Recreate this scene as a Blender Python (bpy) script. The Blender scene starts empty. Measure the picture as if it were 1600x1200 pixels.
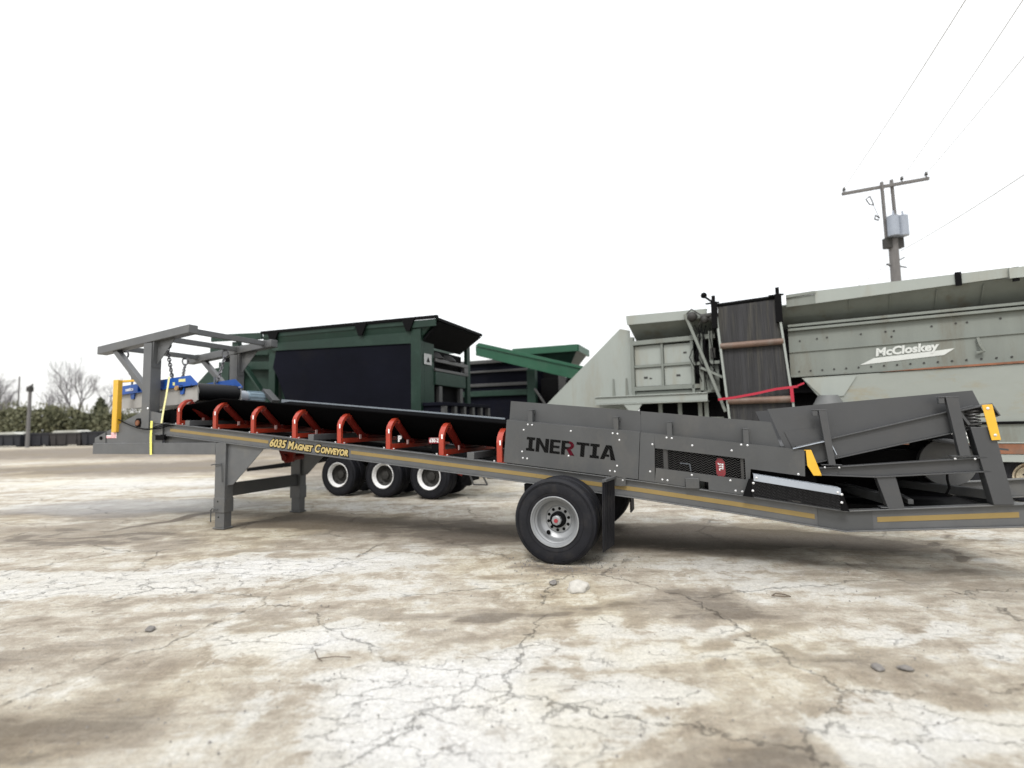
import bpy, bmesh, math, random
from mathutils import Vector, Matrix
random.seed(7)
sc = bpy.context.scene
COL = sc.collection
# ------------------------------------------------------------------ camera
PITCH, ROLL = math.radians(4.47), math.radians(1.1)
fwd = Vector((0, math.cos(PITCH), math.sin(PITCH))); up = Vector((0, -math.sin(PITCH), math.cos(PITCH))); rt = Vector((1, 0, 0))
rt2 = rt * math.cos(ROLL) - up * math.sin(ROLL); up2 = up * math.cos(ROLL) + rt * math.sin(ROLL)
cd = bpy.data.cameras.new('camera'); cam = bpy.data.objects.new('camera', cd); COL.objects.link(cam)
m = Matrix((rt2, up2, -fwd)).transposed().to_4x4(); m.translation = (0, 0, 1.7); cam.matrix_world = m
cd.sensor_width = 36; cd.lens = 18.0; cd.clip_start = 0.05; cd.clip_end = 2000
cd.dof.use_dof = True; cd.dof.focus_distance = 6.3; cd.dof.aperture_fstop = 0.58
sc.camera = cam
# ------------------------------------------------------------------ overcast sky
w = bpy.data.worlds.new("World"); sc.world = w; w.use_nodes = True
nt = w.node_tree; nt.nodes.clear()
sky = nt.nodes.new('ShaderNodeTexSky'); sky.sky_type = 'NISHITA'; sky.sun_disc = False
SUN_EL, SUN_AZ = math.radians(50), math.radians(200)
sky.sun_elevation = SUN_EL; sky.sun_rotation = SUN_AZ; sky.dust_density = 4; sky.air_density = 1.5
mix = nt.nodes.new('ShaderNodeMix'); mix.data_type = 'RGBA'; mix.inputs[0].default_value = 0.82
# overcast sky: about twice as bright overhead as at the horizon
wtc = nt.nodes.new('ShaderNodeTexCoord'); wsx = nt.nodes.new('ShaderNodeSeparateXYZ'); wmr = nt.nodes.new('ShaderNodeMapRange')
wmr.inputs[1].default_value = 0; wmr.inputs[2].default_value = 1; wmr.inputs[3].default_value = 4.9; wmr.inputs[4].default_value = 10.5
wcm = nt.nodes.new('ShaderNodeCombineColor')
nt.links.new(wtc.outputs['Generated'], wsx.inputs[0]); nt.links.new(wsx.outputs[2], wmr.inputs[0])
for i_ in range(3): nt.links.new(wmr.outputs[0], wcm.inputs[i_])
nt.links.new(wcm.outputs[0], mix.inputs[7])
bg = nt.nodes.new('ShaderNodeBackground'); bg.inputs[1].default_value = 0.15
out = nt.nodes.new('ShaderNodeOutputWorld')
nt.links.new(sky.outputs[0], mix.inputs[6]); nt.links.new(mix.outputs[2], bg.inputs[0]); nt.links.new(bg.outputs[0], out.inputs[0])
sd = bpy.data.lights.new('sun', 'SUN'); sd.energy = 1.3; sd.angle = math.radians(14); sd.color = (1, 0.985, 0.96)
sun = bpy.data.objects.new('sun', sd); COL.objects.link(sun)
# direction towards the sun: azimuth measured like the sky texture (0 = +Y, clockwise seen from above)
sv = Vector((math.sin(SUN_AZ) * math.cos(SUN_EL), math.cos(SUN_AZ) * math.cos(SUN_EL), math.sin(SUN_EL)))
sun.rotation_euler = sv.to_track_quat('Z', 'Y').to_euler()
sc.view_settings.view_transform = 'Standard'; sc.view_settings.look = 'None'
sc.view_settings.exposure = 0.62; sc.view_settings.gamma = 1
sc.cycles.max_bounces = 6

# ------------------------------------------------------------------ materials
def nodes(name):
    mt = bpy.data.materials.new(name); mt.use_nodes = True
    t = mt.node_tree; b = t.nodes['Principled BSDF']
    return mt, t, b
def N(t, typ, **kw):
    n = t.nodes.new(typ)
    for k, v in kw.items(): setattr(n, k, v)
    return n
def ramp(t, stops):
    r = N(t, 'ShaderNodeValToRGB'); e = r.color_ramp.elements
    while len(e) < len(stops): e.new(0.5)
    for i, (p, c) in enumerate(stops):
        e[i].position = p; e[i].color = (*c, 1) if len(c) == 3 else c
    return r
def paint(name, col, rough=0.45, var=0.12, scale=3.0, metal=0.0, dirt=None, dirt_amt=0.35, dirt_scale=1.2, spec=0.5, bump=0.0, stretch=(1, 1, 1)):
    """painted metal / rubber / plain surface with cloudy variation, optional dirt or rust blotches"""
    mt, t, b = nodes(name)
    tc = N(t, 'ShaderNodeTexCoord'); mp = N(t, 'ShaderNodeMapping'); mp.inputs[3].default_value = stretch
    t.links.new(tc.outputs['Object'], mp.inputs[0])
    n = N(t, 'ShaderNodeTexNoise'); n.inputs['Scale'].default_value = scale; n.inputs['Detail'].default_value = 6; n.inputs['Roughness'].default_value = 0.65
    t.links.new(mp.outputs[0], n.inputs[0])
    lo = tuple(c * (1 - var) for c in col); hi = tuple(min(1, c * (1 + var)) for c in col)
    r = ramp(t, [(0.3, lo), (0.7, hi)]); t.links.new(n.outputs[0], r.inputs[0])
    last = r.outputs[0]
    if dirt:
        n2 = N(t, 'ShaderNodeTexNoise'); n2.inputs['Scale'].default_value = dirt_scale; n2.inputs['Detail'].default_value = 9; n2.inputs['Roughness'].default_value = 0.7
        t.links.new(mp.outputs[0], n2.inputs[0])
        r2 = ramp(t, [(0.52, (0, 0, 0)), (0.68, (dirt_amt,) * 3)]); t.links.new(n2.outputs[0], r2.inputs[0])
        mx = N(t, 'ShaderNodeMix', data_type='RGBA'); mx.inputs[7].default_value = (*dirt, 1)
        t.links.new(r2.outputs[0], mx.inputs[0]); t.links.new(last, mx.inputs[6]); last = mx.outputs[2]
    t.links.new(last, b.inputs['Base Color'])
    rr = N(t, 'ShaderNodeMapRange'); rr.inputs[3].default_value = max(0.05, rough - 0.08); rr.inputs[4].default_value = min(1, rough + 0.1)
    t.links.new(n.outputs[0], rr.inputs[0]); t.links.new(rr.outputs[0], b.inputs['Roughness'])
    b.inputs['Metallic'].default_value = metal; b.inputs['Specular IOR Level'].default_value = spec
    if bump:
        bp = N(t, 'ShaderNodeBump'); bp.inputs['Strength'].default_value = bump; bp.inputs['Distance'].default_value = 0.02
        t.links.new(n.outputs[0], bp.inputs['Height']); t.links.new(bp.outputs[0], b.inputs['Normal'])
    return mt
M = {}
M['grey'] = paint('grey_paint', (0.052, 0.0545, 0.0565), 0.45, 0.13, 1.6, dirt=(0.095, 0.09, 0.08), dirt_amt=0.5, dirt_scale=1.1, stretch=(1, 1, 0.6))
M['greyb'] = paint('grey_beam_paint', (0.084, 0.087, 0.090), 0.40, 0.14, 3.0, dirt=(0.13, 0.125, 0.11), dirt_amt=0.5, dirt_scale=1.4)
M['grey2'] = paint('grey_tail_paint', (0.045, 0.047, 0.050), 0.45, 0.08, 2.0, dirt=(0.07, 0.065, 0.06), dirt_amt=0.3)
M['ltgrey'] = paint('light_grey_metal', (0.30, 0.33, 0.37), 0.35, 0.06)
M['slate'] = paint('blue_grey_steel', (0.095, 0.11, 0.13), 0.4, 0.1)
M['red'] = paint('red_idler_paint', (0.30, 0.030, 0.013), 0.42, 0.16, 5, dirt=(0.20, 0.06, 0.035), dirt_amt=0.5, dirt_scale=4)
M['belt'] = paint('black_rubber_belt', (0.0022, 0.0022, 0.0026), 0.8, 0.15, 4, spec=0.04)
M['drum'] = paint('magnet_rubber', (0.005, 0.005, 0.006), 0.5, 0.15, 4, spec=0.25)
M['black'] = paint('black_paint', (0.0035, 0.0035, 0.004), 0.7, 0.2, 4, spec=0.08)
M['tyre'] = paint('tyre_rubber', (0.0085, 0.009, 0.012), 0.6, 0.25, 7, dirt=(0.035, 0.032, 0.03), dirt_amt=0.35, dirt_scale=5, spec=0.22)
M['rim'] = paint('silver_rim', (0.27, 0.28, 0.29), 0.38, 0.08, 4, metal=0.35)
M['whiterim'] = paint('white_rim', (0.75, 0.75, 0.74), 0.4, 0.06, 4)
M['darkhub'] = paint('dark_hub', (0.022, 0.021, 0.019), 0.65, 0.3, 8)
M['steel'] = paint('galvanised_bolt', (0.75, 0.76, 0.78), 0.25, 0.05, 4, metal=0.6)
M['chain'] = paint('chain_steel', (0.14, 0.14, 0.15), 0.35, 0.3, 20, metal=0.8)
M['yellow'] = paint('yellow_paint', (0.64, 0.37, 0.028), 0.42, 0.06, 6, dirt=(0.35, 0.2, 0.05), dirt_amt=0.4, dirt_scale=6)
M['gold'] = paint('gold_stripe', (0.22, 0.155, 0.052), 0.4, 0.08, 3)
M['goldtext'] = paint('gold_lettering', (0.43, 0.33, 0.13), 0.4, 0.05, 3)
M['blue'] = paint('blue_paint', (0.005, 0.065, 0.30), 0.35, 0.1, 3)
M['magbody'] = paint('pale_grey_magnet', (0.30, 0.295, 0.285), 0.45, 0.08, 3, dirt=(0.2, 0.19, 0.17), dirt_amt=0.4)
M['motor'] = paint('motor_blue_grey', (0.20, 0.27, 0.32), 0.4, 0.1, 5)
M['strap'] = paint('yellow_strap', (0.75, 0.72, 0.16), 0.7, 0.12, 20)
M['label'] = paint('label_yellow', (0.6, 0.58, 0.25), 0.5, 0.1, 30)
M['brass'] = paint('brass_orange', (0.40, 0.24, 0.10), 0.4, 0.2, 30)
M['white'] = paint('white_vinyl', (0.8, 0.8, 0.8), 0.5, 0.03, 4)
M['pink'] = paint('pale_tag', (0.62, 0.42, 0.40), 0.5, 0.1, 4)
M['redd2'] = paint('dull_red_cap', (0.28, 0.02, 0.03), 0.5, 0.1, 8)
M['meshm'] = paint('expanded_metal', (0.028, 0.028, 0.030), 0.5, 0.1, 8, spec=0.3)
M['rail'] = paint('pale_edge_rail', (0.17, 0.195, 0.22), 0.4, 0.1, 3)
M['conegrey'] = paint('grey_cone', (0.10, 0.105, 0.105), 0.6, 0.15, 3)
M['brassd'] = paint('rusty_bearing', (0.16, 0.06, 0.025), 0.6, 0.2, 20)
M['strapp'] = paint('faded_strap', (0.66, 0.62, 0.30), 0.7, 0.12, 20)
M['tagw'] = paint('faded_sticker', (0.36, 0.37, 0.37), 0.6, 0.08, 8)
M['redtext'] = paint('red_vinyl', (0.55, 0.02, 0.04), 0.5, 0.06, 4)
M['green'] = paint('dark_green_paint', (0.008, 0.026, 0.0175), 0.5, 0.25, 1.2, dirt=(0.028, 0.046, 0.038), dirt_amt=0.5, spec=0.3)
M['bgreen'] = paint('bright_green_paint', (0.012, 0.072, 0.038), 0.45, 0.15, 1.5, dirt=(0.04, 0.085, 0.055), dirt_amt=0.4, spec=0.35)
M['navy'] = paint('dark_rubber_skirt', (0.0045, 0.005, 0.009), 0.75, 0.3, 0.8, dirt=(0.011, 0.0105, 0.011), dirt_amt=0.5, spec=0.06, dirt_scale=0.5)
M['gg'] = paint('weathered_grey_green_paint', (0.160, 0.176, 0.158), 0.6, 0.10, 0.9, dirt=(0.115, 0.10, 0.07), dirt_amt=0.65, dirt_scale=0.8, stretch=(2.6, 2.6, 0.4))
M['gg2'] = paint('pale_grey_green_paint', (0.262, 0.286, 0.266), 0.6, 0.06, 0.7, dirt=(0.22, 0.20, 0.15), dirt_amt=0.5, dirt_scale=0.8, stretch=(2.2, 2.2, 0.45))
M['gglt'] = paint('faded_hopper_paint', (0.225, 0.243, 0.222), 0.6, 0.08, 0.7, dirt=(0.22, 0.18, 0.10), dirt_amt=0.75, dirt_scale=0.9, stretch=(0.8, 1, 2.0))
M['ggtext'] = paint('faded_white_lettering', (0.50, 0.52, 0.50), 0.6, 0.04, 3)
M['rust'] = paint('rusty_steel', (0.20, 0.085, 0.045), 0.8, 0.35, 3, dirt=(0.12, 0.1, 0.08), dirt_amt=0.6)
M['rustroll'] = paint('rusty_roller', (0.13, 0.082, 0.06), 0.6, 0.3, 3, dirt=(0.16, 0.15, 0.13), dirt_amt=0.6, dirt_scale=2)
M['oldbelt'] = paint('worn_belt', (0.024, 0.024, 0.026), 0.8, 0.6, 1.6, dirt=(0.085, 0.08, 0.062), dirt_amt=0.6, dirt_scale=1.5, stretch=(6, 6, 0.25))
M['rustrim'] = paint('rusty_pale_rim', (0.45, 0.40, 0.30), 0.6, 0.2, 8, dirt=(0.22, 0.09, 0.04), dirt_amt=0.8, dirt_scale=9)
M['ribbon'] = paint('red_ribbon', (0.36, 0.008, 0.03), 0.5, 0.1, 5)
M['wood'] = paint('pole_wood', (0.125, 0.12, 0.118), 0.85, 0.25, 6, stretch=(4, 4, 0.3))
M['galv'] = paint('transformer_grey', (0.25, 0.28, 0.33), 0.5, 0.06, 3)
M['wire'] = paint('wire_grey', (0.5, 0.5, 0.5), 0.6, 0.05, 3)
M['bark'] = paint('bark', (0.15, 0.14, 0.145), 0.9, 0.25, 5)
M['twig'] = paint('dead_wood', (0.10, 0.08, 0.06), 0.9, 0.3, 20)
M['rock'] = paint('limestone', (0.40, 0.385, 0.35), 0.9, 0.2, 12, bump=0.6)
M['rockd'] = paint('dark_stone', (0.16, 0.15, 0.14), 0.9, 0.25, 15, bump=0.5)
M['dump'] = paint('dumpster_dark', (0.008, 0.009, 0.014), 0.6, 0.3, 0.6)
M['dumpb'] = paint('dumpster_brown', (0.020, 0.017, 0.018), 0.6, 0.3, 0.6)
M['tarp'] = paint('white_tarp', (0.40, 0.40, 0.36), 0.7, 0.1, 1)
M['spring'] = paint('spring_steel', (0.05, 0.05, 0.05), 0.4, 0.1, 5)
def foliage(name, a, b_, c):
    mt, t, b = nodes(name)
    oi = N(t, 'ShaderNodeNewGeometry'); tc = N(t, 'ShaderNodeTexCoord')
    n = N(t, 'ShaderNodeTexNoise'); n.inputs['Scale'].default_value = 0.35; n.inputs['Detail'].default_value = 5
    t.links.new(tc.outputs['Object'], n.inputs[0])
    ad = N(t, 'ShaderNodeMath', operation='MULTIPLY_ADD'); ad.inputs[1].default_value = 0.45
    t.links.new(oi.outputs['Random Per Island'], ad.inputs[0]); t.links.new(n.outputs[0], ad.inputs[2])
    r = ramp(t, [(0.35, a), (0.62, b_), (0.95, c)]); t.links.new(ad.outputs[0], r.inputs[0])
    t.links.new(r.outputs[0], b.inputs['Base Color']); b.inputs['Roughness'].default_value = 0.8
    return mt
M['leaf'] = foliage('hedge_leaves', (0.062, 0.066, 0.034), (0.084, 0.088, 0.046), (0.115, 0.112, 0.062))
M['leafd'] = foliage('evergreen_leaves', (0.03, 0.037, 0.02), (0.05, 0.058, 0.03), (0.08, 0.085, 0.045))

# stains and scoured slabs of the yard, and shade painted under the conveyor: x, y, half sizes, turn, amount (+ pale concrete, - mud and painted shade)
PAT = [(-2.7, 6.6, 1.9, 0.75, 4, .22), (-5.2, 5.9, 2.0, 0.6, 0, .16), (-1.75, 4.15, 0.95, 0.45, 25, .26), (-0.45, 3.1, 0.95, 0.42, -20, .30),
       (0.35, 3.45, 0.9, 0.5, 0, .20), (1.05, 4.3, 0.8, 0.5, 0, .18), (2.2, 2.9, 0.8, 0.45, -25, .22), (3.3, 4.1, 0.7, 0.3, -20, .16), (-13, 17, 6, 1.2, -8, .20), (-7, 14.5, 3.0, 0.7, 8, .28), (5, 17, 6, 2, 0, .14),
       (-2.75, 3.15, 0.85, 0.42, 10, -.40), (-3.9, 4.0, 0.9, 0.35, 20, -.36), (1.2, 2.85, 0.55, 0.32, 0, -.38), (1.7, 4.75, 1.1, 0.4, 0, -.42), (0.1, 4.9, 1.0, 0.2, -5, -.32),
       (-8.2, 8.8, 3.2, 0.9, -6, -.26), (-1.2, 8.6, 5.0, 1.0, -21, -.50), (3.7, 7.6, 2.3, 0.8, -21, -.62), (-3.9, 9.4, 1.2, 0.5, -21, -.4), (4.2, 5.4, 1.5, 0.5, -10, -.12), (-14, 25, 14, 5.0, 0, -.62), (-28, 46, 36, 14, 0, -.62), (-4, 19, 7, 2.0, 0, -.35), (-6.3, 10.35, 1.4, 0.13, 64, -.9), (5.45, 6.6, 1.3, 0.05, 59, -.9), (-9.5, 11.0, 3.0, 0.8, -4, -.35), (-0.6, 2.3, 0.7, 0.22, 0, -.1),(3.0,3.3,0.8,0.35,-20,-.18)]  # patches turned along the conveyor paint its shadow onto the ground
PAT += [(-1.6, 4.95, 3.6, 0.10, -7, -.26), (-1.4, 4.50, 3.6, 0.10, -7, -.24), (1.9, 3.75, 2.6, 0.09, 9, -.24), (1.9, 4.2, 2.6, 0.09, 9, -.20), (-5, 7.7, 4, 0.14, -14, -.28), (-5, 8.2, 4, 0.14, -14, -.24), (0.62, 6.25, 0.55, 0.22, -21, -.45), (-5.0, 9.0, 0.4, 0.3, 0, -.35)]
def ground_mat():
    mt, t, b = nodes('cracked_concrete_yard')
    L = t.links.new
    tc = N(t, 'ShaderNodeTexCoord'); P = tc.outputs['Object']
    def noise(scale, detail=8, rough=0.6, dist=0.0, vec=None):
        n = N(t, 'ShaderNodeTexNoise'); n.inputs['Scale'].default_value = scale; n.inputs['Detail'].default_value = detail
        n.inputs['Roughness'].default_value = rough; n.inputs['Distortion'].default_value = dist
        L(vec or P, n.inputs[0]); return n
    def math_(op, a, b_=None, c=None, clamp=False):
        n = N(t, 'ShaderNodeMath', operation=op); n.use_clamp = clamp
        for i, v in enumerate((a, b_, c)):
            if v is None: continue
            if isinstance(v, (int, float)): n.inputs[i].default_value = v
            else: L(v, n.inputs[i])
        return n.outputs[0]
    n1 = noise(0.55, 12, 0.66, 0.5); n2 = noise(3.3, 10, 0.72, 0.4); n3 = noise(26, 8, 0.75); n5 = noise(90, 4, 0.7)
    mp = N(t, 'ShaderNodeMapping'); mp.inputs[2].default_value = (0, 0, math.radians(12)); mp.inputs[3].default_value = (0.42, 1.9, 1); L(P, mp.inputs[0])
    n4 = noise(1.3, 12, 0.68, 0.5, mp.outputs[0])
    def step(val, lo, hi, top=1.0):
        mr = N(t, 'ShaderNodeMapRange', interpolation_type='SMOOTHSTEP'); mr.inputs[1].default_value = lo; mr.inputs[2].default_value = hi; mr.inputs[3].default_value = 0; mr.inputs[4].default_value = top
        L(val, mr.inputs[0]); return mr.outputs[0]
    def mixc(fac, col, prev):
        mx = N(t, 'ShaderNodeMix', data_type='RGBA'); L(fac, mx.inputs[0]) if not isinstance(fac, float) else None
        if isinstance(fac, float): mx.inputs[0].default_value = fac
        L(prev, mx.inputs[6])
        if isinstance(col, tuple): mx.inputs[7].default_value = (*col, 1)
        else: L(col, mx.inputs[7])
        return mx.outputs[2]
    # base: worn beige concrete with dirt ground in
    v = math_('MULTIPLY_ADD', n2.outputs[0], 0.5, math_('MULTIPLY', n4.outputs[0], 0.5))
    r = ramp(t, [(0.35, (0.185, 0.155, 0.120)), (0.43, (0.285, 0.250, 0.200)), (0.50, (0.372, 0.340, 0.282)), (0.60, (0.445, 0.420, 0.358))])
    L(v, r.inputs[0]); base = r.outputs[0]
    # pale scoured slabs
    pos = math_('MULTIPLY_ADD', n1.outputs[0], 0.55, math_('MULTIPLY', n4.outputs[0], 0.35)); pos = math_('MULTIPLY_ADD', n2.outputs[0], 0.45, pos); pos = math_('MULTIPLY_ADD', n3.outputs[0], 0.10, pos)
    pos = math_('ADD', pos, -0.03); neg = math_('MULTIPLY_ADD', noise(0.8, 12, 0.7, 0.6).outputs[0], 0.5, math_('MULTIPLY', noise(2.6, 10, 0.72, 0.3, mp.outputs[0]).outputs[0], 0.5)); neg = math_('MULTIPLY_ADD', n3.outputs[0], 0.08, neg)
    at1 = N(t, 'ShaderNodeAttribute', attribute_name='pale'); at2 = N(t, 'ShaderNodeAttribute', attribute_name='mud_shade'); at3 = N(t, 'ShaderNodeAttribute', attribute_name='wet')
    ap = at1.outputs['Fac']; am = at2.outputs['Fac']
    pos = math_('MULTIPLY_ADD', ap, 0.75, math_('MULTIPLY_ADD', am, -0.5, pos)); neg = math_('MULTIPLY_ADD', am, 0.55, math_('MULTIPLY_ADD', ap, -0.5, neg))
    c = mixc(step(pos, 0.69, 0.78, 0.9), (0.480, 0.470, 0.435), base)
    c = mixc(step(pos, 0.82, 0.90, 0.8), (0.53, 0.525, 0.505), c)
    # small chalky flakes and worn spots everywhere
    ck = math_('MULTIPLY_ADD', noise(6.5, 12, 0.78, 0.5).outputs[0], 0.7, math_('MULTIPLY', n4.outputs[0], 0.3))
    c = mixc(step(ck, 0.525, 0.575, 0.55), (0.475, 0.462, 0.42), c)
    c = mixc(step(ck, 0.455, 0.405, 0.45), (0.215, 0.185, 0.148), c)
    # brown mud and dirt films, and the conveyor's painted shade
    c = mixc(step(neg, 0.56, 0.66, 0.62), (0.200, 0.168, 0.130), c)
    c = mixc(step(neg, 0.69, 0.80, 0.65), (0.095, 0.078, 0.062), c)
    # yellowish tint areas
    my = N(t, 'ShaderNodeMix', data_type='RGBA', blend_type='MULTIPLY'); my.inputs[7].default_value = (1.0, 0.95, 0.80, 1); L(step(noise(0.28, 4, 0.5).outputs[0], 0.47, 0.62, 0.6), my.inputs[0]); L(c, my.inputs[6]); c = my.outputs[2]
    # fine grain
    gr = math_('MULTIPLY_ADD', n3.outputs[0], 0.55, math_('MULTIPLY', n5.outputs[0], 0.55)); gr = math_('MULTIPLY_ADD', gr, 1.7, 0.10)
    fl = step(noise(48, 5, 0.8).outputs[0], 0.60, 0.70, 0.55); fl = math_('MULTIPLY', fl, step(noise(1.7, 6, 0.7).outputs[0], 0.40, 0.60)); gr = math_('MULTIPLY', gr, math_('SUBTRACT', 1.0, fl))
    gc = N(t, 'ShaderNodeCombineColor')
    for i_ in range(3): L(gr, gc.inputs[i_])
    mg0 = N(t, 'ShaderNodeMix', data_type='RGBA', blend_type='MULTIPLY'); mg0.inputs[0].default_value = 1.0; L(c, mg0.inputs[6]); L(gc.outputs[0], mg0.inputs[7]); c = mg0.outputs[2]
    def cracks(scale, wid, warp, dark, mask, prev, col=(0.13, 0.115, 0.10), st=(1, 1, 1), rot=0):
        m3 = N(t, 'ShaderNodeMapping'); m3.inputs[2].default_value = (0, 0, math.radians(rot)); m3.inputs[3].default_value = st; L(P, m3.inputs[0])
        s2 = N(t, 'ShaderNodeVectorMath', operation='SCALE'); s2.inputs['Scale'].default_value = warp; L(noise(2.6, 9, 0.75).outputs['Color'], s2.inputs[0])
        a2 = N(t, 'ShaderNodeVectorMath', operation='ADD'); L(m3.outputs[0], a2.inputs[0]); L(s2.outputs[0], a2.inputs[1])
        vo = N(t, 'ShaderNodeTexVoronoi', feature='DISTANCE_TO_EDGE', voronoi_dimensions='2D'); vo.inputs['Scale'].default_value = scale; L(a2.outputs[0], vo.inputs['Vector'])
        k = math_('MULTIPLY', step(vo.outputs['Distance'], wid, wid * 0.1), mask)
        return mixc(math_('MULTIPLY', k, dark), col, prev), k
    # thin long cracks, and a finer network on the pale slabs only
    c, k1 = cracks(0.5, 0.006, 0.6, 0.30, step(noise(0.9, 6, 0.7).outputs[0], 0.42, 0.54), c)
    c, k2 = cracks(3.4, 0.026, 0.5, 0.27, math_('MULTIPLY', step(pos, 0.74, 0.82), step(noise(1.9, 6, 0.7).outputs[0], 0.36, 0.54)), c, (0.20, 0.18, 0.155), (0.6, 1.5, 1), 35)
    c, k3 = cracks(7.5, 0.05, 0.6, 0.38, step(noise(1.2, 6, 0.7).outputs[0], 0.44, 0.58), c, (0.19, 0.165, 0.14))
    mg = N(t, 'ShaderNodeMix', data_type='RGBA'); mg.inputs[0].default_value = 0.0; L(c, mg.inputs[6])
    # damp sheen by the left
    wet = at3.outputs['Fac']
    mw = N(t, 'ShaderNodeMix', data_type='RGBA'); mw.inputs[7].default_value = (0.15, 0.147, 0.145, 1)
    L(math_('MULTIPLY', wet, 0.6), mw.inputs[0]); L(mg.outputs[2], mw.inputs[6])
    L(mw.outputs[2], b.inputs['Base Color'])
    L(math_('SUBTRACT', 0.88, math_('MULTIPLY', wet, 0.5)), b.inputs['Roughness']); b.inputs['Specular IOR Level'].default_value = 0.3
    h = math_('MULTIPLY_ADD', n2.outputs[0], 0.8, math_('MULTIPLY_ADD', n3.outputs[0], 0.35, v)); h = math_('SUBTRACT', h, math_('MULTIPLY', k1, 0.5)); h = math_('SUBTRACT', h, math_('MULTIPLY', k2, 0.25))
    bp = N(t, 'ShaderNodeBump'); bp.inputs['Strength'].default_value = 0.9; bp.inputs['Distance'].default_value = 0.04; L(h, bp.inputs['Height']); L(bp.outputs[0], b.inputs['Normal'])
    return mt
M['ground'] = ground_mat()

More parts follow.
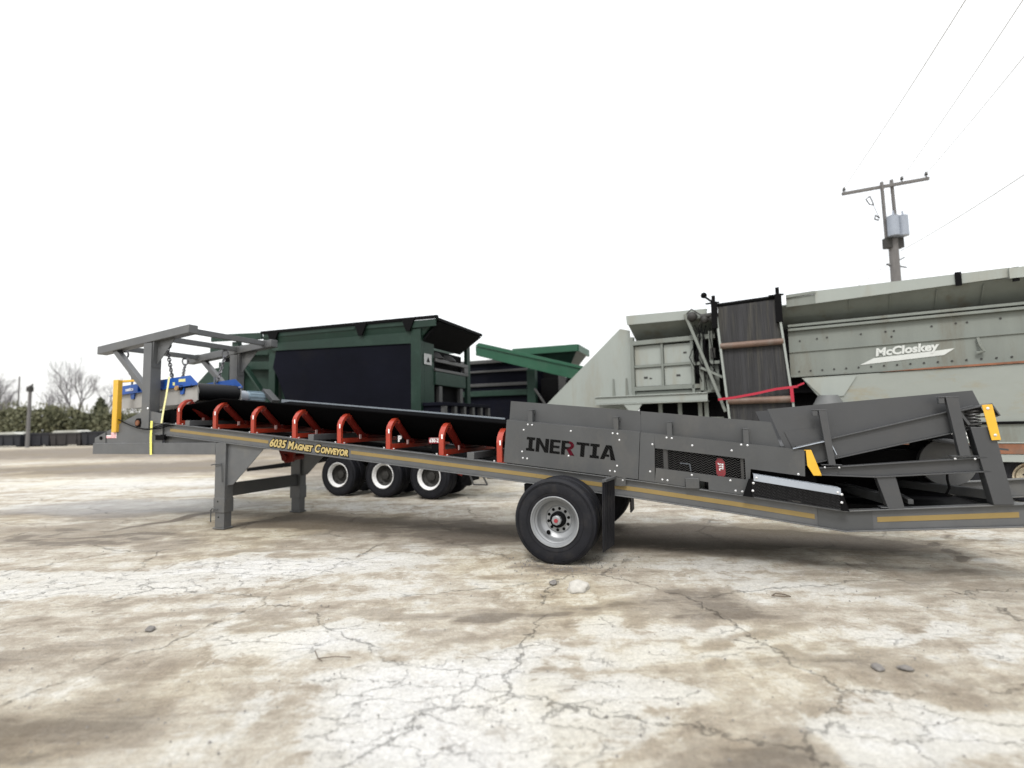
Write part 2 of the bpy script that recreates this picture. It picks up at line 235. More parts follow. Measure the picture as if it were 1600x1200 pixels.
# ------------------------------------------------------------------ mesh builder
class MB:
    def __init__(s): s.v = []; s.f = []
    def add(s, vs, fs):
        o = len(s.v); s.v += [tuple(v) for v in vs]; s.f += [tuple(o + i for i in f) for f in fs]; return s
    def box(s, x0, x1, y0, y1, z0, z1):
        return s.add([(x, y, z) for z in (z0, z1) for y in (y0, y1) for x in (x0, x1)],
                     [(0, 2, 3, 1), (4, 5, 7, 6), (0, 1, 5, 4), (1, 3, 7, 5), (3, 2, 6, 7), (2, 0, 4, 6)])
    def prism(s, poly, y0, y1):           # polygon in x-z, extruded along y
        n = len(poly)
        return s.add([(x, y0, z) for x, z in poly] + [(x, y1, z) for x, z in poly],
                     [tuple(range(n)), tuple(range(2 * n - 1, n - 1, -1))] + [(i, i + n, (i + 1) % n + n, (i + 1) % n) for i in range(n)])
    def prism_x(s, poly, x0, x1):         # polygon in y-z, extruded along x
        n = len(poly)
        return s.add([(x0, y, z) for y, z in poly] + [(x1, y, z) for y, z in poly],
                     [tuple(range(n)), tuple(range(2 * n - 1, n - 1, -1))] + [(i, i + n, (i + 1) % n + n, (i + 1) % n) for i in range(n)])
    def prism_z(s, poly, z0, z1):
        n = len(poly)
        return s.add([(x, y, z0) for x, y in poly] + [(x, y, z1) for x, y in poly],
                     [tuple(range(n - 1, -1, -1)), tuple(range(n, 2 * n))] + [(i, (i + 1) % n, (i + 1) % n + n, i + n) for i in range(n)])
    def band(s, top, bot, y0, y1):        # strip between two polylines in x-z
        n = len(top); vs = []
        for (a, b_) in zip(top, bot): vs += [(a[0], y0, a[1]), (b_[0], y0, b_[1]), (a[0], y1, a[1]), (b_[0], y1, b_[1])]
        fs = []
        for i in range(n - 1):
            a = 4 * i; c = a + 4
            fs += [(a, a + 1, c + 1, c), (a + 2, c + 2, c + 3, a + 3), (a, c, c + 2, a + 2), (a + 1, a + 3, c + 3, c + 1)]
        fs += [(0, 2, 3, 1), (4 * n - 4, 4 * n - 3, 4 * n - 1, 4 * n - 2)]
        return s.add(vs, fs)
    def bar(s, p, q, w_, h_, upv=(0, 0, 1)):
        p = Vector(p); q = Vector(q); d = (q - p).normalized(); u = Vector(upv)
        sd_ = d.cross(u)
        if sd_.length < 1e-4: sd_ = d.cross(Vector((0, 1, 0)))
        sd_.normalize(); u = sd_.cross(d).normalized()
        vs = []
        for c in (p, q):
            for a, b_ in ((-1, -1), (1, -1), (1, 1), (-1, 1)): vs.append(c + sd_ * a * w_ / 2 + u * b_ * h_ / 2)
        return s.add(vs, [(0, 1, 2, 3), (7, 6, 5, 4), (0, 4, 5, 1), (1, 5, 6, 2), (2, 6, 7, 3), (3, 7, 4, 0)])
    def cyl(s, p, q, r, n=16, r2=None):
        p = Vector(p); q = Vector(q); d = (q - p).normalized(); r2 = r if r2 is None else r2
        a = d.orthogonal().normalized(); b_ = d.cross(a); vs = []
        for c, rr in ((p, r), (q, r2)):
            for i in range(n):
                t_ = 2 * math.pi * i / n; vs.append(c + (a * math.cos(t_) + b_ * math.sin(t_)) * rr)
        return s.add(vs, [tuple(range(n - 1, -1, -1)), tuple(range(n, 2 * n))] + [(i, (i + 1) % n, (i + 1) % n + n, i + n) for i in range(n)])
    def tube(s, path, r, n=8, closed=False):
        pts = [Vector(p) for p in path]; k = len(pts); vs = []; prev = None
        rs = r if isinstance(r, (list, tuple)) else [r] * k
        for i, p in enumerate(pts):
            if closed: d = (pts[(i + 1) % k] - pts[i - 1]).normalized()
            else: d = (pts[min(i + 1, k - 1)] - pts[max(i - 1, 0)]).normalized()
            a = d.orthogonal().normalized() if prev is None else (prev - d * prev.dot(d)).normalized()
            prev = a; b_ = d.cross(a)
            for j in range(n):
                t_ = 2 * math.pi * j / n; vs.append(p + (a * math.cos(t_) + b_ * math.sin(t_)) * rs[i])
        fs = []
        for i in range(k if closed else k - 1):
            i2 = (i + 1) % k
            for j in range(n): fs.append((i * n + j, i * n + (j + 1) % n, i2 * n + (j + 1) % n, i2 * n + j))
        if not closed: fs += [tuple(range(n - 1, -1, -1)), tuple(range((k - 1) * n, k * n))]
        return s.add(vs, fs)
    def lathe_y(s, prof, c, n=64, close=False):   # profile [(r, y)] revolved about a y axis through c
        vs = []; k = len(prof)
        for r, y in prof:
            for i in range(n):
                t_ = 2 * math.pi * i / n; vs.append((c[0] + r * math.cos(t_), c[1] + y, c[2] + r * math.sin(t_)))
        fs = []
        for i in range(k - 1 if not close else k):
            i2 = (i + 1) % k
            for j in range(n): fs.append((i * n + j, i2 * n + j, i2 * n + (j + 1) % n, i * n + (j + 1) % n))
        return s.add(vs, fs)
    def ball(s, c, r, n=8):
        vs = [(c[0], c[1], c[2] + r)]; m_ = n // 2
        for i in range(1, m_):
            ph = math.pi * i / m_
            for j in range(n): t_ = 2 * math.pi * j / n; vs.append((c[0] + r * math.sin(ph) * math.cos(t_), c[1] + r * math.sin(ph) * math.sin(t_), c[2] + r * math.cos(ph)))
        vs.append((c[0], c[1], c[2] - r)); fs = []
        for j in range(n): fs.append((0, 1 + j, 1 + (j + 1) % n)); fs.append((len(vs) - 1, 1 + (m_ - 2) * n + (j + 1) % n, 1 + (m_ - 2) * n + j))
        for i in range(m_ - 2):
            for j in range(n): fs.append((1 + i * n + j, 1 + (i + 1) * n + j, 1 + (i + 1) * n + (j + 1) % n, 1 + i * n + (j + 1) % n))
        return s.add(vs, fs)
    def build(s, name, mat, parent=None, off=(0, 0, 0), bevel=0.0, sharp=35):
        me = bpy.data.meshes.new(name)
        me.from_pydata([(v[0] - off[0], v[1] - off[1], v[2] - off[2]) for v in s.v], [], s.f)
        bm = bmesh.new(); bm.from_mesh(me); bmesh.ops.recalc_face_normals(bm, faces=bm.faces); bm.to_mesh(me); bm.free()
        me.materials.append(M[mat] if isinstance(mat, str) else mat)
        me.shade_smooth(); me.set_sharp_from_angle(angle=math.radians(sharp))
        o = bpy.data.objects.new(name, me); COL.objects.link(o)
        if parent: o.parent = parent
        if bevel:
            b = o.modifiers.new('bevel', 'BEVEL'); b.width = bevel; b.segments = 2; b.limit_method = 'ANGLE'; b.angle_limit = math.radians(40)
        return o

def tag(o, label=None, cat=None, group=None, kind=None):
    if label: o['label'] = label
    if cat: o['category'] = cat
    if group: o['group'] = group
    if kind: o['kind'] = kind
    return o
class Frame:
    def __init__(s, ox, oy, deg): s.o = Vector((ox, oy, 0)); s.a = math.radians(deg); s.S = Vector((math.cos(s.a), -math.sin(s.a), 0)); s.T = Vector((math.sin(s.a), math.cos(s.a), 0))
    def w(s, a, b, c): return s.o + s.S * a + s.T * b + Vector((0, 0, c))
    def thing(s, name, base, label, cat, group=None):
        o = bpy.data.objects.new(name, None); COL.objects.link(o); o.location = s.w(*base); o.rotation_euler = (0, 0, -s.a); o.empty_display_size = 0.3
        return tag(o, label, cat, group)
    def solo(s, mb, name, mat, base, label, cat, group=None, bevel=0.0):
        o = mb.build(name, mat, None, base, bevel); o.location = s.w(*base); o.rotation_euler = (0, 0, -s.a)
        return tag(o, label, cat, group)
CF = Frame(0.64237, 6.72454, 21)       # conveyor: x along it (towards the hitch), y away from the camera
GF = Frame(10, 10, 29)                 # big grey-green machine
def interp(tab, x):
    if x <= tab[0][0]: a, b_ = tab[0], tab[1]
    elif x >= tab[-1][0]: a, b_ = tab[-2], tab[-1]
    else:
        for a, b_ in zip(tab, tab[1:]):
            if a[0] <= x <= b_[0]: break
    return a[1] + (b_[1] - a[1]) * (x - a[0]) / (b_[0] - a[0])
def text_geo(txt, size, offset=0.0, shear=0.0, xs=1.0, extrude=0.0015):
    cu = bpy.data.curves.new('t', 'FONT'); cu.body = txt; cu.size = size; cu.offset = offset; cu.shear = shear; cu.extrude = extrude; cu.resolution_u = 3
    ob = bpy.data.objects.new('t', cu); COL.objects.link(ob)
    dg = bpy.context.evaluated_depsgraph_get(); me = bpy.data.meshes.new_from_object(ob.evaluated_get(dg))
    vs = [(v.co.x * xs, v.co.y, v.co.z) for v in me.vertices]; fs = [tuple(p.vertices) for p in me.polygons]
    wd = max(v[0] for v in vs) if vs else 0
    bpy.data.objects.remove(ob); bpy.data.curves.remove(cu); bpy.data.meshes.remove(me)
    return vs, fs, wd
def put_text(mb, geo, x, y, z, ang=0.0):  # lay 2-D text on an x-z plane at depth y, facing -y
    vs, fs, _ = geo; c, s_ = math.cos(ang), math.sin(ang)
    mb.add([(x + u * c - v * s_, y - d, z + u * s_ + v * c) for u, v, d in vs], fs)

# ------------------------------------------------------------------ ground
def build_ground():
    def axis(lo, hi, step, far):
        a = [lo + i * step for i in range(int((hi - lo) / step) + 1)]
        e = []; x = a[-1]; d = step
        while x < far: d *= 1.35; x += d; e.append(x)
        g = []; x = a[0]; d = step
        while x > -far: d *= 1.35; x -= d; g.append(x)
        return g[::-1] + a + e
    xs = axis(-10, 9, 0.12, 700); ys = axis(1.0, 13, 0.12, 900)
    from mathutils import noise as mn
    vs = []
    for y in ys:
        for x in xs:
            k = 1.0 if (-12 < x < 11 and 0 < y < 15) else 0.0
            z = (mn.fractal(Vector((x * 0.8, y * 0.8, 0)), 1.0, 2.0, 5) * 0.014 - 0.006) * k
            vs.append((x, y, min(z, 0.012)))
    nx = len(xs); fs = [(j * nx + i, j * nx + i + 1, (j + 1) * nx + i + 1, (j + 1) * nx + i) for j in range(len(ys) - 1) for i in range(nx - 1)]
    mb = MB(); mb.v = vs; mb.f = fs
    o = mb.build('ground', 'ground', sharp=180); tag(o, kind='structure')
    pale = [0.0] * len(vs); mud_shade = [0.0] * len(vs); wet = [0.0] * len(vs)
    for i, (x, y, z) in enumerate(vs):
        if not (-75 < x < 20 and 0 < y < 70): continue
        q = Vector((x * 0.9, y * 0.9, 0)); wx = x + 0.45 * mn.fractal(q, 1.0, 2.0, 4); wy = y + 0.45 * mn.fractal(q + Vector((31, 7, 0)), 1.0, 2.0, 4)
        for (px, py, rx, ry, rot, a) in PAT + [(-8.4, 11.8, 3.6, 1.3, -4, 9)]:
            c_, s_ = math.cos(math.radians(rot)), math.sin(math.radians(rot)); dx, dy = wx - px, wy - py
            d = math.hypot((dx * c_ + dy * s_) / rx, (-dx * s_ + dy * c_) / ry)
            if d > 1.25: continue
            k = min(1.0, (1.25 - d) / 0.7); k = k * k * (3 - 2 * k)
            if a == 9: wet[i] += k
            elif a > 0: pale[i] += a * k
            else: mud_shade[i] -= a * k
    for nm, dat in (('pale', pale), ('mud_shade', mud_shade), ('wet', wet)):
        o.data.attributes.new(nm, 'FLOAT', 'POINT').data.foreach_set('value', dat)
build_ground()

# ------------------------------------------------------------------ the magnet conveyor trailer
ZT = [(-7.95, 1.876), (-7.02, 1.79), (-5, 1.59), (-2.21, 1.313), (-0.62, 1.15), (0.97, 0.975), (2.0, 0.85), (3.12, 0.70), (4.62, 0.83), (6.6, 1.0)]
zt = lambda s: interp(ZT, s)
def ptsrange(a, b_): return [(a, zt(a))] + [p for p in ZT if a < p[0] < b_] + [(b_, zt(b_))]
BD = 0.228
B0 = (0, 0.9, 0)
conv = CF.thing('conveyor_trailer', B0, 'long grey trailer mounted conveyor lettered INERTIA, with red idlers, in the foreground', 'conveyor')
def cpart(mb, name, mat, bevel=0.004, parent=None, label=None):
    o = mb.build(name, mat, parent or conv, B0, bevel)
    if label: o['label'] = label
    return o
def bolts(parent, pts, y, r=0.014):
    for (s_, z_) in pts: 
        b = MB(); b.cyl((s_, y + 0.004, z_), (s_, y - r * 0.35, z_), r, 10); b.cyl((s_, y - r * 0.35, z_), (s_, y - r * 0.8, z_), r * 0.8, 10, r * 0.35)
        b.build('bolt', 'steel', parent, B0)
def ibeam(y0, y1, s0, s1, depth=BD):
    mb = MB(); t_ = ptsrange(s0, s1); th = 0.014
    mb.band(t_, [(a, z - th) for a, z in t_], y0, y1)
    mb.band([(a, z - depth + th) for a, z in t_], [(a, z - depth) for a, z in t_], y0, y1)
    ym = (y0 + y1) / 2
    mb.band([(a, z - th) for a, z in t_], [(a, z - depth + th) for a, z in t_], ym - 0.006, ym + 0.006)
    return mb
bm1 = cpart(ibeam(0.0, 0.11, -7.87, 6.6), 'side_beam', 'greyb', 0.003)
bm2 = cpart(ibeam(1.79, 1.90, -7.87, 6.6), 'side_beam', 'greyb', 0.003)
def stripe(a, b_):
    mb = MB(); t_ = ptsrange(a, b_)
    mb.band([(x, z - 0.092) for x, z in t_], [(x, z - 0.145) for x, z in t_], 0.044, 0.047)
    mb.build('gold_stripe', 'gold', bm1, B0)
stripe(-7.45, -5.08); stripe(-3.40, 2.84)
mb = MB(); t_ = ptsrange(3.42, 4.6); mb.band([(x, z - 0.085) for x, z in t_], [(x, z - 0.138) for x, z in t_], 0.044, 0.047); mb.build('gold_stripe', 'gold', bm1, B0)
# web splice plate near the bend
mb = MB(); t_ = ptsrange(2.87, 3.38); mb.band([(x, z - 0.016) for x, z in t_], [(x, z - BD + 0.016) for x, z in t_], 0.040, 0.046); mb.build('splice_plate', 'grey', bm1, B0)
# 6035 MAGNET CONVEYOR
def beam_lettering():
    ang = math.atan2(zt(-3.44) - zt(-5.07), 1.63)
    pieces = [('6035', 0.178, 0.1), (' ', 0, 0), ('M', 0.170, 0.12), ('AGNET', 0.128, 0.12), (' ', 0, 0), ('C', 0.170, 0.12), ('ONVEYOR', 0.128, 0.12)]
    tot = 0; lay = []
    for t_, sz, _ in pieces:
        if t_ == ' ': tot += 0.022; continue
        xs = 0.80 if t_ == '6035' else 0.72
        g = text_geo(t_, sz, 0.004, 0.28 if t_ == '6035' else 0.18, xs); lay.append((t_, sz, xs, tot)); tot += g[2] + 0.004
    k = 1.62 / tot
    for layer, (off, yy, mat) in enumerate(((0.019, 0.0445, 'black'), (0.0065, 0.0400, 'goldtext'))):
        mb = MB()
        for t_, sz, xs, x0 in lay:
            g = text_geo(t_, sz, off, 0.28 if t_ == '6035' else 0.18, xs * k, 0.001)
            x = x0 * k; put_text(mb, g, -5.06 + x * math.cos(ang), yy, zt(-5.06) - 0.183 + x * math.sin(ang), ang)
        mb.build('lettering' if layer else 'lettering_outline', mat, bm1, B0)
beam_lettering()
# cross members on the beams
for s_ in (-7.02, -4.21, -1.39, 0.6):
    mb = MB(); mb.box(s_, s_ + 0.11, 0.012, 1.888, zt(s_ + 0.11) + 0.003, zt(s_ + 0.11) + 0.098); cpart(mb, 'cross_member', 'greyb')
for s_ in (-5.9, -3.2, 1.6, 2.8, 4.7):
    mb = MB(); mb.box(s_, s_ + 0.10, 0.115, 1.785, zt(s_) - 0.16, zt(s_) - 0.06); cpart(mb, 'cross_member', 'grey2')
# idlers
IDL = [-7.21, -6.30, -5.41, -4.51, -3.605, -2.70, -1.80, -0.90]
def idler(s_):
    z0 = zt(s_)
    mb = MB(); mb.prism_x([(0.055, z0 + 0.004), (1.845, z0 + 0.004), (1.845, z0 + 0.075), (0.055, z0 + 0.075)], s_ - 0.045, s_ - 0.037)
    mb.prism([(s_ - 0.037, z0 + 0.004), (s_ + 0.045, z0 + 0.004), (s_ + 0.045, z0 + 0.075), (s_ + 0.037, z0 + 0.075), (s_ + 0.037, z0 + 0.012), (s_ - 0.037, z0 + 0.012)], 0.06, 1.84)
    fr_ = mb.build('idler', 'red', conv, B0)
    prof = [(0.018, 0.0), (0.018, 0.27), (0.045, 0.34), (0.10, 0.405), (0.17, 0.45), (0.235, 0.465), (0.265, 0.445), (0.262, 0.415), (0.235, 0.395)]
    webin = [(0.055, 0), (0.052, 0.25), (0.085, 0.315), (0.135, 0.375), (0.18, 0.41), (0.23, 0.42)]
    for mir in (0, 1):
        f = (lambda y: 1.9 - y) if mir else (lambda y: y)
        mb = MB(); n = len(prof)
        for i in range(n - 1):
            a, b_ = prof[i], prof[i + 1]
            mb.add([(s_ + dx, f(p[0]), z0 + 0.002 + p[1]) for p in (a, b_) for dx in (-0.042, 0.042)] + [(s_ + dx, f(p[0] + (0.008 if i < 4 else 0)), z0 + 0.002 + p[1] - (0 if i < 4 else 0.008)) for p in (a, b_) for dx in (-0.042, 0.042)],
                   [(0, 1, 3, 2), (4, 6, 7, 5), (0, 4, 5, 1), (2, 3, 7, 6), (0, 2, 6, 4), (1, 5, 7, 3)])
        for dx in (-0.042, 0.034):
            poly = [(f(y), z0 + 0.003 + z) for y, z in prof[:6]] + [(f(y), z0 + 0.003 + z) for y, z in reversed(webin)]
            mb.prism_x(poly, s_ + dx, s_ + dx + 0.008)
        mb.build('bracket', 'red', fr_, B0)
        mb = MB(); mb.cyl((s_, f(0.245), z0 + 0.395), (s_, f(0.60), z0 + 0.090), 0.056, 20); mb.build('wing_roller', 'redd', fr_, B0)
        mb = MB(); mb.box(s_ + 0.05, s_ + 0.06, f(0.47) - 0.022, f(0.47) + 0.022, z0 + 0.055, z0 + 0.125); mb.build('tag', 'pink', fr_, B0)
    mb = MB(); mb.cyl((s_, 0.66, z0 + 0.09), (s_, 1.24, z0 + 0.09), 0.056, 20); mb.build('centre_roller', 'redd', fr_, B0)
    mb = MB(); mb.box(s_ + 0.006, s_ + 0.026, 0.0115, 0.0175, z0 + 0.235, z0 + 0.30); mb.build('sticker', 'white', fr_, B0)
    for dx in (-0.085, 0.085):
        mb = MB(); mb.cyl((s_ + dx, 0.04, zt(s_ + dx) + 0.001), (s_ + dx, 0.04, zt(s_ + dx) + 0.022), 0.013, 6); mb.build('bolt', 'steel', fr_, B0)
    mb = MB(); mb.box(s_ - 0.10, s_ + 0.10, 0.022, 0.075, z0 - 0.004, z0 + 0.0035); mb.build('foot_plate', 'red', fr_, B0)
M['redd'] = paint('dark_red_roller', (0.13, 0.012, 0.008), 0.4, 0.15, 5, spec=0.3)
for s_ in IDL: idler(s_)
# belt: troughed top run, flattening towards the head pulley
def belt():
    mb = MB(); secs = [(-8.35, 0.0, 0.04), (-7.9, 0.12, 0.10), (-7.2, 0.55, 0.15)] + [(s_, 1.0, 0.155) for s_ in (-6.3, -5, -4, -3, -2, -1, 0, 1, 2, 2.7)]
    rows = []
    for s_, k, b0 in secs:
        z0 = zt(s_) + b0
        yz = [(0.155, 0.385 * k), (0.38, 0.205 * k), (0.60, 0.022 * k), (0.70, 0), (1.20, 0), (1.30, 0.022 * k), (1.52, 0.205 * k), (1.745, 0.385 * k)]
        rows.append([(s_, y, z0 + z) for y, z in yz] + [(s_, y, z0 + z - 0.014) for y, z in reversed(yz)])
    n = len(rows[0]); vs = [v for r in rows for v in r]; fs = []
    for i in range(len(rows) - 1):
        for j in range(n): fs.append((i * n + j, i * n + (j + 1) % n, (i + 1) * n + (j + 1) % n, (i + 1) * n + j))
    fs += [tuple(range(n)), tuple(range(len(rows) * n - 1, (len(rows) - 1) * n - 1, -1))]
    mb.add(vs, fs)
    # return run
    t_ = [(s_, zt(s_) - 0.10) for s_ in (-8.3, -5, -2.2, -0.6, 1, 2.7)]
    mb.band(t_, [(a, z - 0.014) for a, z in t_], 0.2, 1.7)
    o = mb.build('belt', 'belt', conv, B0)
    p = MB(); p.cyl((-8.30, 0.16, 1.80), (-8.30, 1.74, 1.80), 0.20, 28); p.build('head_pulley', 'belt', conv, B0)
belt()
mb = MB(); t_ = [(s_, zt(s_)) for s_ in (-6.55, -5, -3, -1.52)]
mb.band([(a, z + 0.565) for a, z in t_], [(a, z + 0.500) for a, z in t_], 1.765, 1.80); cpart(mb, 'belt_edge_rail', 'rail', 0.002)
mb = MB(); mb.prism([(-7.96, 1.885), (-7.96, 2.06), (-7.55, 2.10), (-7.28, 1.98), (-7.28, 1.81)], 0.14, 0.15); cpart(mb, 'head_dark_fill', 'belt', 0)  # black sheet added to fill the shaded gap at the belt head
# drive unit pieces seen under the belt
mb = MB(); mb.box(-2.24, -2.02, 0.42, 0.52, 1.425, 1.515); bx = mb.build('control_box', 'redd2', conv, B0, 0.004)
mb = MB(); mb.box(-2.20, -2.06, 0.44, 0.50, 1.30, 1.424); mb.build('box_stand', 'black', bx, B0)
mb = MB(); put_text(mb, text_geo('630-2', 0.070, 0.003), -2.225, 0.416, 1.445); mb.box(-2.21, -2.05, 0.414, 0.418, 1.50, 1.508); mb.build('lettering', 'white', bx, B0)
mb = MB(); mb.box(-2.84, -2.70, 0.45, 0.46, 1.40, 1.56); mb.box(-2.80, -2.74, 0.45, 0.46, 1.36, 1.3999); sg = cpart(mb, 'small_sign', 'black', 0)
mb = MB(); put_text(mb, text_geo('P', 0.125, 0.008), -2.81, 0.446, 1.46); mb.build('lettering', 'white', sg, B0)
mb = MB(); mb.cyl((-1.1, 1.75, 1.27), (-1.1, 1.95, 1.27), 0.07, 14); mb.box(-1.5, -1.3, 1.75, 1.9, 1.24, 1.36); cpart(mb, 'bearing_block', 'slate')
# ---- cladding around the loading end
aS = math.atan2(-0.19, 1.78)
mb = MB(); mb.prism([(-0.76, 2.02), (0.992, 1.832), (0.992, 1.45), (-0.80, 1.62)], 0.13, 0.138); sk1 = cpart(mb, 'skirt_plate', 'grey', 0)
mb = MB(); mb.prism([(0.998, 1.832), (2.47, 1.665), (2.60, 1.24), (0.998, 1.42)], 0.130, 0.138); cpart(mb, 'skirt_plate', 'grey', 0)
mb = MB(); mb.prism([(-0.76, 1.98), (2.1, 1.665), (2.1, 1.15), (-0.8, 1.45)], 1.76, 1.77); cpart(mb, 'skirt_plate', 'grey', 0)
mb = MB(); mb.band([(-0.77, 1.762), (0.99, 1.572)], [(-0.77, 1.755), (0.99, 1.565)], 0.010, 0.13); cpart(mb, 'cover_strip', 'grey', 0)
PA = [(-0.775, 1.757), (0.996, 1.570), (0.952, 0.990), (-0.83, 1.185)]
mb = MB(); mb.prism(PA, -0.004, 0.006); pa = cpart(mb, 'side_panel', 'grey', 0.0015, label='panel with the INERTIA lettering')
# second panel with a window opening and two cut-outs, built as strips around the hole
zt2 = lambda s_: 1.570 + (1.352 - 1.570) * (s_ - 1.002) / (2.775 - 1.002)
zb2 = lambda s_: 0.985 + (0.834 - 0.985) * (s_ - 0.958) / (2.17 - 0.958)
mb = MB(); y0, y1 = -0.004, 0.006
W0, W1 = 1.17, 2.165; wt = lambda s_: 1.372 - 0.122 * (s_ - W0) / (W1 - W0); wb = lambda s_: 1.135 - 0.122 * (s_ - W0) / (W1 - W0)
mb.prism([(1.002, zt2(1.002)), (W0, zt2(W0)), (W0 - 0.02, zb2(W0 - .02)), (0.958, zb2(0.958))], y0, y1)
mb.prism([(W0, zt2(W0)), (W1, zt2(W1)), (W1, wt(W1)), (W0, wt(W0))], y0, y1)
mb.prism([(W0, wb(W0)), (W1, wb(W1)), (W1, zb2(W1)), (1.76, zb2(1.76)), (1.76, zb2(1.76) + 0.09), (1.50, zb2(1.50) + 0.09), (1.50, zb2(1.5)), (W0 - 0.02, zb2(W0 - .02))], y0, y1)
mb.prism([(W1, zt2(W1)), (2.775, 1.352), (2.765, 1.060), (2.22, 1.135), (2.19, zb2(2.18)), (W1, zb2(W1))], y0, y1)
pb = cpart(mb, 'side_panel', 'grey', 0, label='panel with a mesh window')
def expanded(name, parent, x0, x1, zbot, ztop, y, cell=(0.042, 0.017), t_=0.0042, mat='black'):
    mb = MB(); nx = int((x1 - x0) / (cell[0] / 2)); dx = (x1 - x0) / nx
    h = ztop(x0) - zbot(x0); nz = max(2, int(h / cell[1])); dz = h / nz
    for j in range(nz + 1):
        top = []; bot = []
        for i in range(nx + 1):
            x = x0 + i * dx; zz = zbot(x) + j * dz + (dz / 2 if (i % 2) else -dz / 2) * 0.92
            zz = min(max(zz, zbot(x)), ztop(x)); top.append((x, zz + t_ / 2)); bot.append((x, zz - t_ / 2))
        mb.band(top, bot, y, y + 0.004)
    return mb.build(name, mat, parent, B0)
expanded('mesh_screen', pb, W0 - 0.02, W1 + 0.02, lambda s_: wb(s_) - 0.02, lambda s_: wt(s_) + 0.02, 0.012, (0.062, 0.026), 0.0042, 'spring')
# things behind the mesh
mb = MB(); mb.box(1.26, 1.31, 0.03, 0.06, 1.10, 1.40); mb.build('strut', 'spring', pb, B0); mb = MB(); mb.box(2.12, 2.15, 0.03, 0.06, 1.00, 1.27); mb.build('strut', 'spring', pb, B0)
mb = MB(); mb.prism([(1.855, 1.07), (1.88, 1.03), (1.93, 1.03), (1.955, 1.07), (1.95, 1.20), (1.925, 1.245), (1.875, 1.25), (1.85, 1.21)], 0.05, 0.12); rg = mb.build('reflector', 'redd2', pb, B0); rg.scale = (1, 1, 1)
mb = MB(); put_text(mb, text_geo('JTL', 0.06, 0.004), 1.89, 0.044, 1.19, -1.6); mb.build('lettering', 'white', pb, B0)
mb = MB(); mb.bar((1.45, 0.05, 1.19), (1.56, 0.05, 1.18), 0.012, 0.012); mb.bar((1.56, 0.05, 1.18), (1.57, 0.05, 1.10), 0.012, 0.012); mb.build('conduit', 'slate', pb, B0)
mb = MB(); mb.prism([(-0.7, 1.50), (2.6, 1.15), (2.6, 0.86), (0.9, 1.03), (-0.7, 1.2)], 0.22, 0.23); cpart(mb, 'inner_guard', 'black', 0)
# latch box at the cut-out
mb = MB(); mb.box(1.505, 1.66, -0.03, 0.10, zt(1.62) + 0.003, zt(1.62) + 0.125); cpart(mb, 'latch_box', 'grey', 0.004)
# INERTIA, cut letters over black mesh
def inertia():
    def R(x0, z0, x1, z1): return [(x0, z0), (x1, z0), (x1, z1), (x0, z1)]
    arc = lambda cx, cz, rx, rz, a0, a1, n=8: [(cx + rx * math.cos(a0 + (a1 - a0) * i / n), cz + rz * math.sin(a0 + (a1 - a0) * i / n)) for i in range(n + 1)]
    I = [R(0, 0, .52, .19), R(0, .81, .52, 1), R(.14, .19, .38, .81)]
    N_ = [R(0, 0, .22, 1), R(.56, 0, .78, 1), [(.22, 1), (.22, .62), (.56, 0), (.56, .38)]]
    E_ = [R(0, 0, .22, 1), R(.22, 0, .62, .18), R(.22, .41, .58, .58), R(.22, .82, .62, 1)]
    bowl = arc(.44, .70, .30, .30, math.pi / 2, -math.pi / 2) + arc(.42, .70, .12, .13, -math.pi / 2, math.pi / 2)
    R_ = [R(0, 0, .22, 1), R(.22, .83, .43, 1), R(.22, .40, .43, .57), bowl, [(.30, .43), (.54, .43), (.80, 0), (.54, 0)]]
    T_ = [R(0, .81, .74, 1), R(.25, 0, .49, .81)]
    A_ = [[(0, 0), (.24, 0), (.46, .78), (.46, 1), (.28, 1)], [(.46, 1), (.46, .78), (.60, 0), (.86, 0), (.60, 1)], R(.30, .20, .50, .36)]
    x = 0; H = 0.182; WX = 0.2275; ang = aS
    lo = MB(); hi = MB()
    mt, t, b = nodes('perforated_black'); tc = N(t, 'ShaderNodeTexCoord'); mp = N(t, 'ShaderNodeMapping'); mp.inputs[2].default_value = (0, math.radians(0), 0)
    wv = N(t, 'ShaderNodeTexWave', wave_type='BANDS', bands_direction='DIAGONAL'); wv.inputs['Scale'].default_value = 17; wv.inputs['Distortion'].default_value = 1.0
    t.links.new(tc.outputs['Object'], wv.inputs[0]); r = ramp(t, [(0.80, (0.002, 0.002, 0.002)), (0.97, (0.02, 0.02, 0.02))]); t.links.new(wv.outputs[0], r.inputs[0]); t.links.new(r.outputs[0], b.inputs['Base Color']); b.inputs['Roughness'].default_value = 0.7; b.inputs['Specular IOR Level'].default_value = 0.04
    M['perf'] = mt
    red = MB()
    for nm, L_, wd in (('I', I, .52), ('N', N_, .78), ('E', E_, .62), ('R', R_, .80), ('T', T_, .74), ('I', I, .52), ('A', A_, .86)):
        for k, poly in enumerate(L_):
            pts = [((x + px) * WX, pz * H) for px, pz in poly]
            pts = [(-0.505 + u * math.cos(ang) - v * math.sin(ang), 1.345 + u * math.sin(ang) + v * math.cos(ang)) for u, v in pts]
            (red if (nm == 'R' and k in (3, 4)) else lo).prism(pts, -0.0062 - 0.0003 * k, 0.0)
        x += wd + (.07 if nm != 'T' else .06)
    lo.build('lettering', 'perf', pa, B0); red.build('lettering', M['redmesh'], pa, B0)
M['redmesh'] = paint('red_behind_mesh', (0.05, 0.003, 0.008), 0.8, 0.95, 60, spec=0.1)
inertia()
